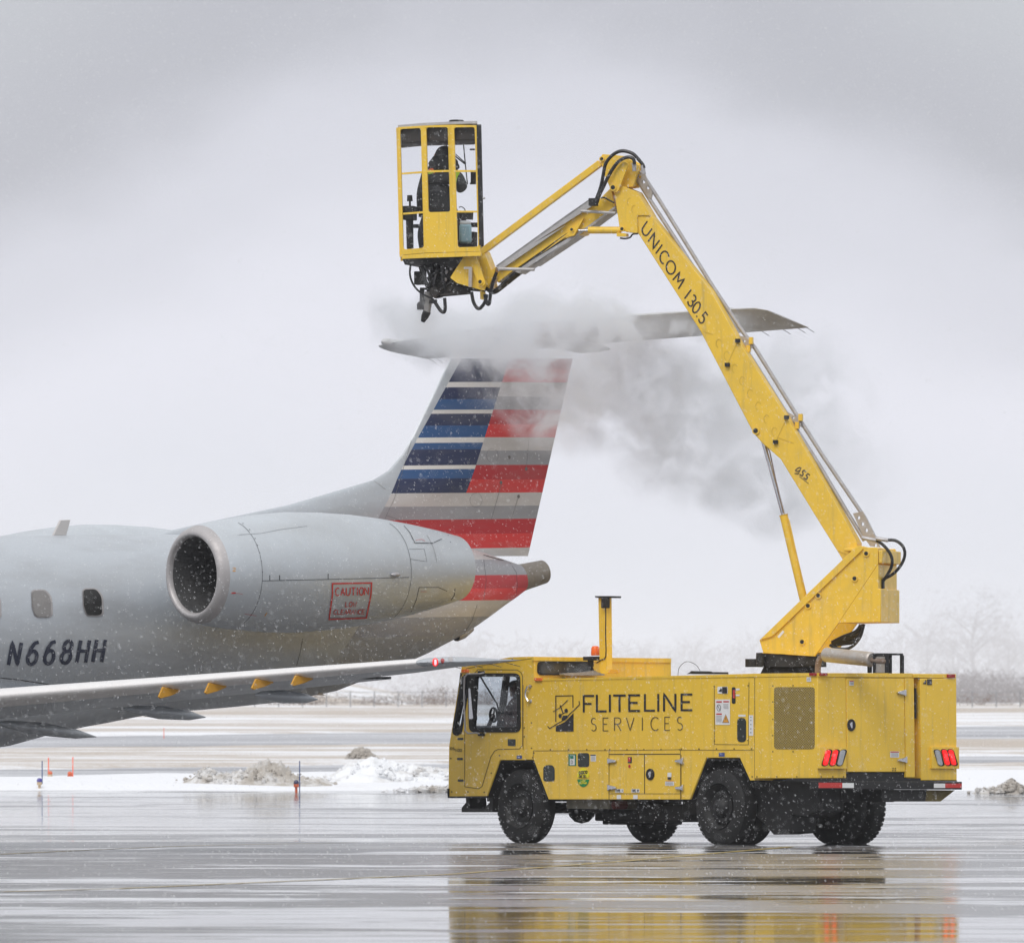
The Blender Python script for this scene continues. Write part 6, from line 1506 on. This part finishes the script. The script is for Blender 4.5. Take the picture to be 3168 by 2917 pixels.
# brush, far wood and trees
def twigs(mb, c, R, H, n, L, up=.6):
    for _ in range(n):
        a = random.uniform(0, 2*math.pi); r = R*math.sqrt(random.random()); p = c+V((r*math.cos(a), r*math.sin(a)*.7, random.random()**1.2*H))
        d = V((random.gauss(0, 1), random.gauss(0, 1), random.uniform(up*.2, up*2.2))).normalized()*L*random.uniform(.4, 1.2)
        s_ = V((random.gauss(0, 1), random.gauss(0, 1), random.gauss(0, 1))).cross(d).normalized()*L*random.uniform(.02, .05)
        mb.v += [p-s_, p+s_, p+d]; k = len(mb.v); mb.f.append((k-3, k-2, k-1))
bark = mat('bare_twigs', (.13, .10, .095), .9); brush = mat('brown_brush', (.22, .17, .14), .95)
def raw(mb, name, m_, parent=None):
    me = bpy.data.meshes.new(name); me.from_pydata(mb.v, [], mb.f); me.materials.append(m_); o = bpy.data.objects.new(name, me); col.objects.link(o); o.parent = parent; return o
random.seed(21); m = MB()
for px_, py_, w_, h_ in ((1270-0, 0, 0, 0),):
    pass
for _ in range(150):
    Y = random.uniform(445, 560); x = random.uniform(-.075, .075)*Y
    if random.random() < .5: Y = 450+random.random()*20
    twigs(m, V((x, Y, gz(Y)-.1)), random.uniform(.5, 2.2), random.uniform(.4, 1.1), 90, .5)
o = raw(m, 'brush', brush); tag(o, 'low brown brush scattered along the far fence line', 'brush', kind='stuff')
# snowy hill on the left beyond the fence
m = MB(); nx, ny = 60, 24
for i in range(nx+1):
    for j in range(ny+1):
        x = -75+i*70/nx; y = 480+j*420/ny; u = (x+42)/38; v = (j/ny)*2-1
        h = 5.2*max(0, 1-u*u)**1.2*max(0, 1-v*v)+noise.noise(V((x*.12, y*.02, 0)))*1.1*max(0, 1-u*u)
        m.v.append(V((x, y, gz(y)-.2+h)))
for i in range(nx):
    for j in range(ny):
        a = i*(ny+1)+j; m.f.append((a, a+ny+1, a+ny+2, a+1))
o = m.build('hill', sm_, None, recalc=False); tag(o, kind='structure')
# far wood, one mass
random.seed(5); m = MB()
for i in range(620):
    x = random.uniform(-.11, .11)*6200; Y = random.uniform(5800, 6500); px_ = x/Y*FP+CXP
    topy = 1962+25*math.sin(px_*.004)+noise.noise(V((px_*.01, 0, 0)))*30; H = (HY-topy)*Y/FP+CH-gz(Y)
    twigs(m, V((x, Y, gz(Y)-2)), 24, H*random.uniform(.75, 1.02), 55, 12)
o = raw(m, 'wood', bark); tag(o, 'far off bare woodland fading into the falling snow', 'woodland', kind='stuff')
# nearer bare trees at the right and a few reddish saplings
def tree(px_, topy, Y, spread_, n, seed, label):
    random.seed(seed); b0 = gz(Y); H = (HY-topy)*Y/FP+CH-b0; r = root('bare_tree', Matrix.Translation(((px_-CXP)/FP*Y, Y, b0-.3)), label, 'tree', 'bare trees in the snow haze')
    tk = MB(); cr_ = MB(); tk.tube([(0, 0, 0), (H*.01, 0, H*.3), (-H*.01, 0, H*.6), (0, 0, H*.85)], .1, 7, radii=[H*.022, H*.017, H*.01, H*.003])
    for k in range(16):
        z = H*random.uniform(.28, .8); a = random.uniform(0, 6.28); L = H*random.uniform(.18, .36)*spread_; e = V((math.cos(a)*L, math.sin(a)*L*.7, z+L*random.uniform(.6, 1.1)))
        e.z = min(e.z, H*.98); tk.tube([(0, 0, z), (V((0, 0, z))+e)/2+V((0, 0, .02*H)), e], .05, 5, radii=[H*.008, H*.005, H*.002])
        twigs(cr_, e-V((0, 0, L*.4)), L*.6, L*.9, n, H*.07)
    twigs(cr_, V((0, 0, H*.6)), H*.2*spread_, H*.4, n*3, H*.07)
    tk.build('trunk', bark, r); raw(cr_, 'crown', bark, r)
for i, (a, tp_, Y, sp2, n) in enumerate(((3010, 1885, 4950, 1.5, 150), (2870, 1925, 5400, 1.0, 60), (3120, 1960, 5100, 1.0, 80), (2950, 1975, 4950, 1.0, 60), (2330, 1950, 6000, .9, 50), (1450, 2000, 5400, .7, 50), (2150, 1960, 6150, .8, 50), (1985, 1985, 5850, .8, 40))):
    tree(a, tp_, Y, sp2, n, 40+i, ['broadest and tallest faint bare tree at the far right', 'narrow faint bare tree left of the tallest right hand tree', 'faint bare tree at the right edge of the view', 'short faint bare tree directly behind the truck rear corner', 'faint bare tree left of the truck turntable', 'small reddish bare tree above the truck cab', 'faint bare tree right of the yellow mast', 'small faint bare tree beside the yellow mast'][i])
random.seed(77); m = MB()
for _ in range(260):
    Y = random.uniform(1800, 2100); x = random.uniform(.052, .085)*Y; h = random.uniform(4.5, 8.5)
    twigs(m, V((x, Y, gz(Y)-.5)), 6.0, h, 60, 2.2)
for _ in range(160):
    Y = random.uniform(2600, 3200); x = random.uniform(-.07, .07)*Y
    twigs(m, V((x, Y, gz(Y)-.5)), 9.0, random.uniform(3, 8), 40, 2.8)
o = raw(m, 'thicket', bark); tag(o, 'dense grey thicket of bare bushes behind the field right of the truck', 'thicket', kind='stuff')

# ================================================================== SPRAY MIST (a lit volume round the tailplane)
mm = bpy.data.materials.new('spray_mist'); mm.use_nodes = True; t = mm.node_tree; t.nodes.clear()
tcn = N(t, 'ShaderNodeTexCoord')
blobs = [  # (column, row), depth, half sizes x y z (m), strength
 ((1400, 1010), 107.2, (1.0, 1.0, .40), 3.2), ((1290, 1010), 108.2, (.50, .8, .45), 1.5), ((1570, 1020), 106.3, (1.2, 1.0, .42), 4.6), ((1780, 1020), 105.4, (1.2, 1.0, .38), 4.4), ((1990, 1010), 104.8, (1.0, .8, .30), 3.0), ((2160, 1015), 104.4, (.75, .6, .22), 2.0),
 ((1600, 1140), 105.0, (.95, .8, .42), 3.2), ((1720, 1225), 104.8, (.75, .7, .55), 2.8), ((1560, 1240), 104.9, (.55, .6, .3), 1.2), ((1480, 1120), 105.2, (.7, .6, .34), 2.4), ((1340, 985), 106.5, (.35, .4, .35), 1.4), ((1283, 995), 104.3, (.30, .35, .30), 2.2), ((1305, 975), 103.8, (.14, .3, .16), 4.0),
 ((1900, 1160), 106.5, (.9, 1.2, .55), 1.5), ((2060, 1230), 106.8, (.9, 1.3, .75), 1.5), ((2260, 1180), 107.5, (.9, 1.2, .75), 1.25), ((2200, 1400), 107.5, (.85, 1.2, .75), 1.6), ((2050, 1370), 107, (.6, .9, .5), 1.1), ((2330, 1490), 108, (.8, 1., .5), 1.3),
 ((2480, 1260), 108.3, (1.0, 1.2, 1.0), .85), ((2580, 1450), 108.3, (1.0, 1.1, .8), .6), ((1880, 1330), 107, (.5, .8, .3), .8), ((2420, 1560), 108.3, (.7, .9, .35), .6), ((1900, 880), 105.2, (1.1, .9, .5), .22), ((2300, 900), 105.5, (.9, .9, .5), .12)]
c_, dd = V((2.2, 106.6, 5.95)), V((9.6, 6.4, 5.2))
nzz = N(t, 'ShaderNodeTexNoise', inp={'Scale': 2.1, 'Detail': 7., 'Roughness': .66, 'Distortion': .8}); lnk(t, tcn.outputs['Object'], nzz.inputs[0])
nz3 = N(t, 'ShaderNodeTexNoise', inp={'Scale': .7, 'Detail': 2.}); lnk(t, tcn.outputs['Object'], nz3.inputs[0])
wv = N(t, 'ShaderNodeVectorMath', operation='MULTIPLY_ADD'); lnk(t, nz3.outputs['Color'], wv.inputs[0]); wv.inputs[1].default_value = (1.5, 1.5, 1.5); lnk(t, tcn.outputs['Object'], wv.inputs[2])
tot = None
for p, Y, r, k in blobs:
    q = at(p, Y)-c_+V((.75, .75, .75))
    s = N(t, 'ShaderNodeVectorMath', operation='SUBTRACT'); lnk(t, wv.outputs[0], s.inputs[0]); s.inputs[1].default_value = q
    d = N(t, 'ShaderNodeVectorMath', operation='DIVIDE'); lnk(t, s.outputs[0], d.inputs[0]); d.inputs[1].default_value = r
    l = N(t, 'ShaderNodeVectorMath', operation='LENGTH'); lnk(t, d.outputs[0], l.inputs[0])
    x = mr(l.outputs['Value'], .15, 1.25, k, 0.); tot = x if tot is None else mth('ADD', tot, x)
den = mth('MULTIPLY', tot, mr(nzz.outputs['Fac'], .44, .62, 0.04, 2.0))
pv = N(t, 'ShaderNodeVolumePrincipled'); pv.inputs['Color'].default_value = (.965, .978, 1, 1); pv.inputs['Anisotropy'].default_value = .45
lnk(t, mth('MULTIPLY', den, .74), pv.inputs['Density']); ov = N(t, 'ShaderNodeOutputMaterial'); lnk(t, pv.outputs[0], ov.inputs['Volume'])
mist = MB().box((0, 0, 0), dd).build('spray_mist', mm, None, smooth=False); mist.location = c_; tag(mist, 'pale cloud of spray mist drifting off the jet tailplane', 'mist', kind='stuff')
# ================================================================== FALLING SNOW
random.seed(99); vs = []; fs = []
def flake(p, L, wd, tilt):
    d = V((math.sin(tilt), random.uniform(-.2, .2), -math.cos(tilt))).normalized()*L; s_ = V((1, 0, 0)).cross(d).normalized(); s_ = (V((d.z, 0, -d.x)).normalized())*wd; q = V((0, 1, 0))*wd
    k = len(vs); vs.extend([p-d, p+d, p+s_, p-s_, p+q, p-q]); fs.extend([(k, k+2, k+4), (k, k+4, k+3), (k, k+3, k+5), (k, k+5, k+2), (k+1, k+4, k+2), (k+1, k+3, k+4), (k+1, k+5, k+3), (k+1, k+2, k+5)])
for _ in range(64000):
    Y = 101*(random.random()**(1/2.4))+4
    if Y < 18: continue
    x = random.uniform(-.078, .078)*Y; z = CH+random.uniform(-.034, .10)*Y
    if z < .05: continue
    if Y < 45 and random.random() < .35: continue
    r = random.choice((.0013, .0016, .0020, .0027))*(1 if Y > 45 else .7); flake(V((x, Y, z)), r*random.uniform(1.6, 3.8), r, math.radians(random.gauss(38, 12)))
for _ in range(260):
    Y = random.uniform(14, 34); flake(V((random.uniform(-.078, .078)*Y, Y, CH+random.uniform(-.03, .10)*Y)), .004, .0026, math.radians(random.gauss(38, 12)))
me = bpy.data.meshes.new('falling_snow'); me.from_pydata(vs, [], fs); fsn = bpy.data.objects.new('falling_snow', me); col.objects.link(fsn)
me.materials.append(mat('snowflake', (.92, .93, .95), .9)); tag(fsn, 'white snowflakes falling on a slant through the whole view', 'snowfall', kind='stuff')
# ================================================================== HAZE
hm_ = bpy.data.materials.new('haze_air'); hm_.use_nodes = True; t = hm_.node_tree; t.nodes.clear()
pv = N(t, 'ShaderNodeVolumePrincipled'); pv.inputs['Color'].default_value = (.97, .975, 1, 1); pv.inputs['Density'].default_value = .00024; ov = N(t, 'ShaderNodeOutputMaterial'); lnk(t, pv.outputs[0], ov.inputs['Volume'])
hz = MB().box((0, 3480, 29.), (12400, 7160, 62)).build('haze', hm_, None, smooth=False); tag(hz, 'thin even snow haze filling the air over the airfield', 'haze', kind='stuff')
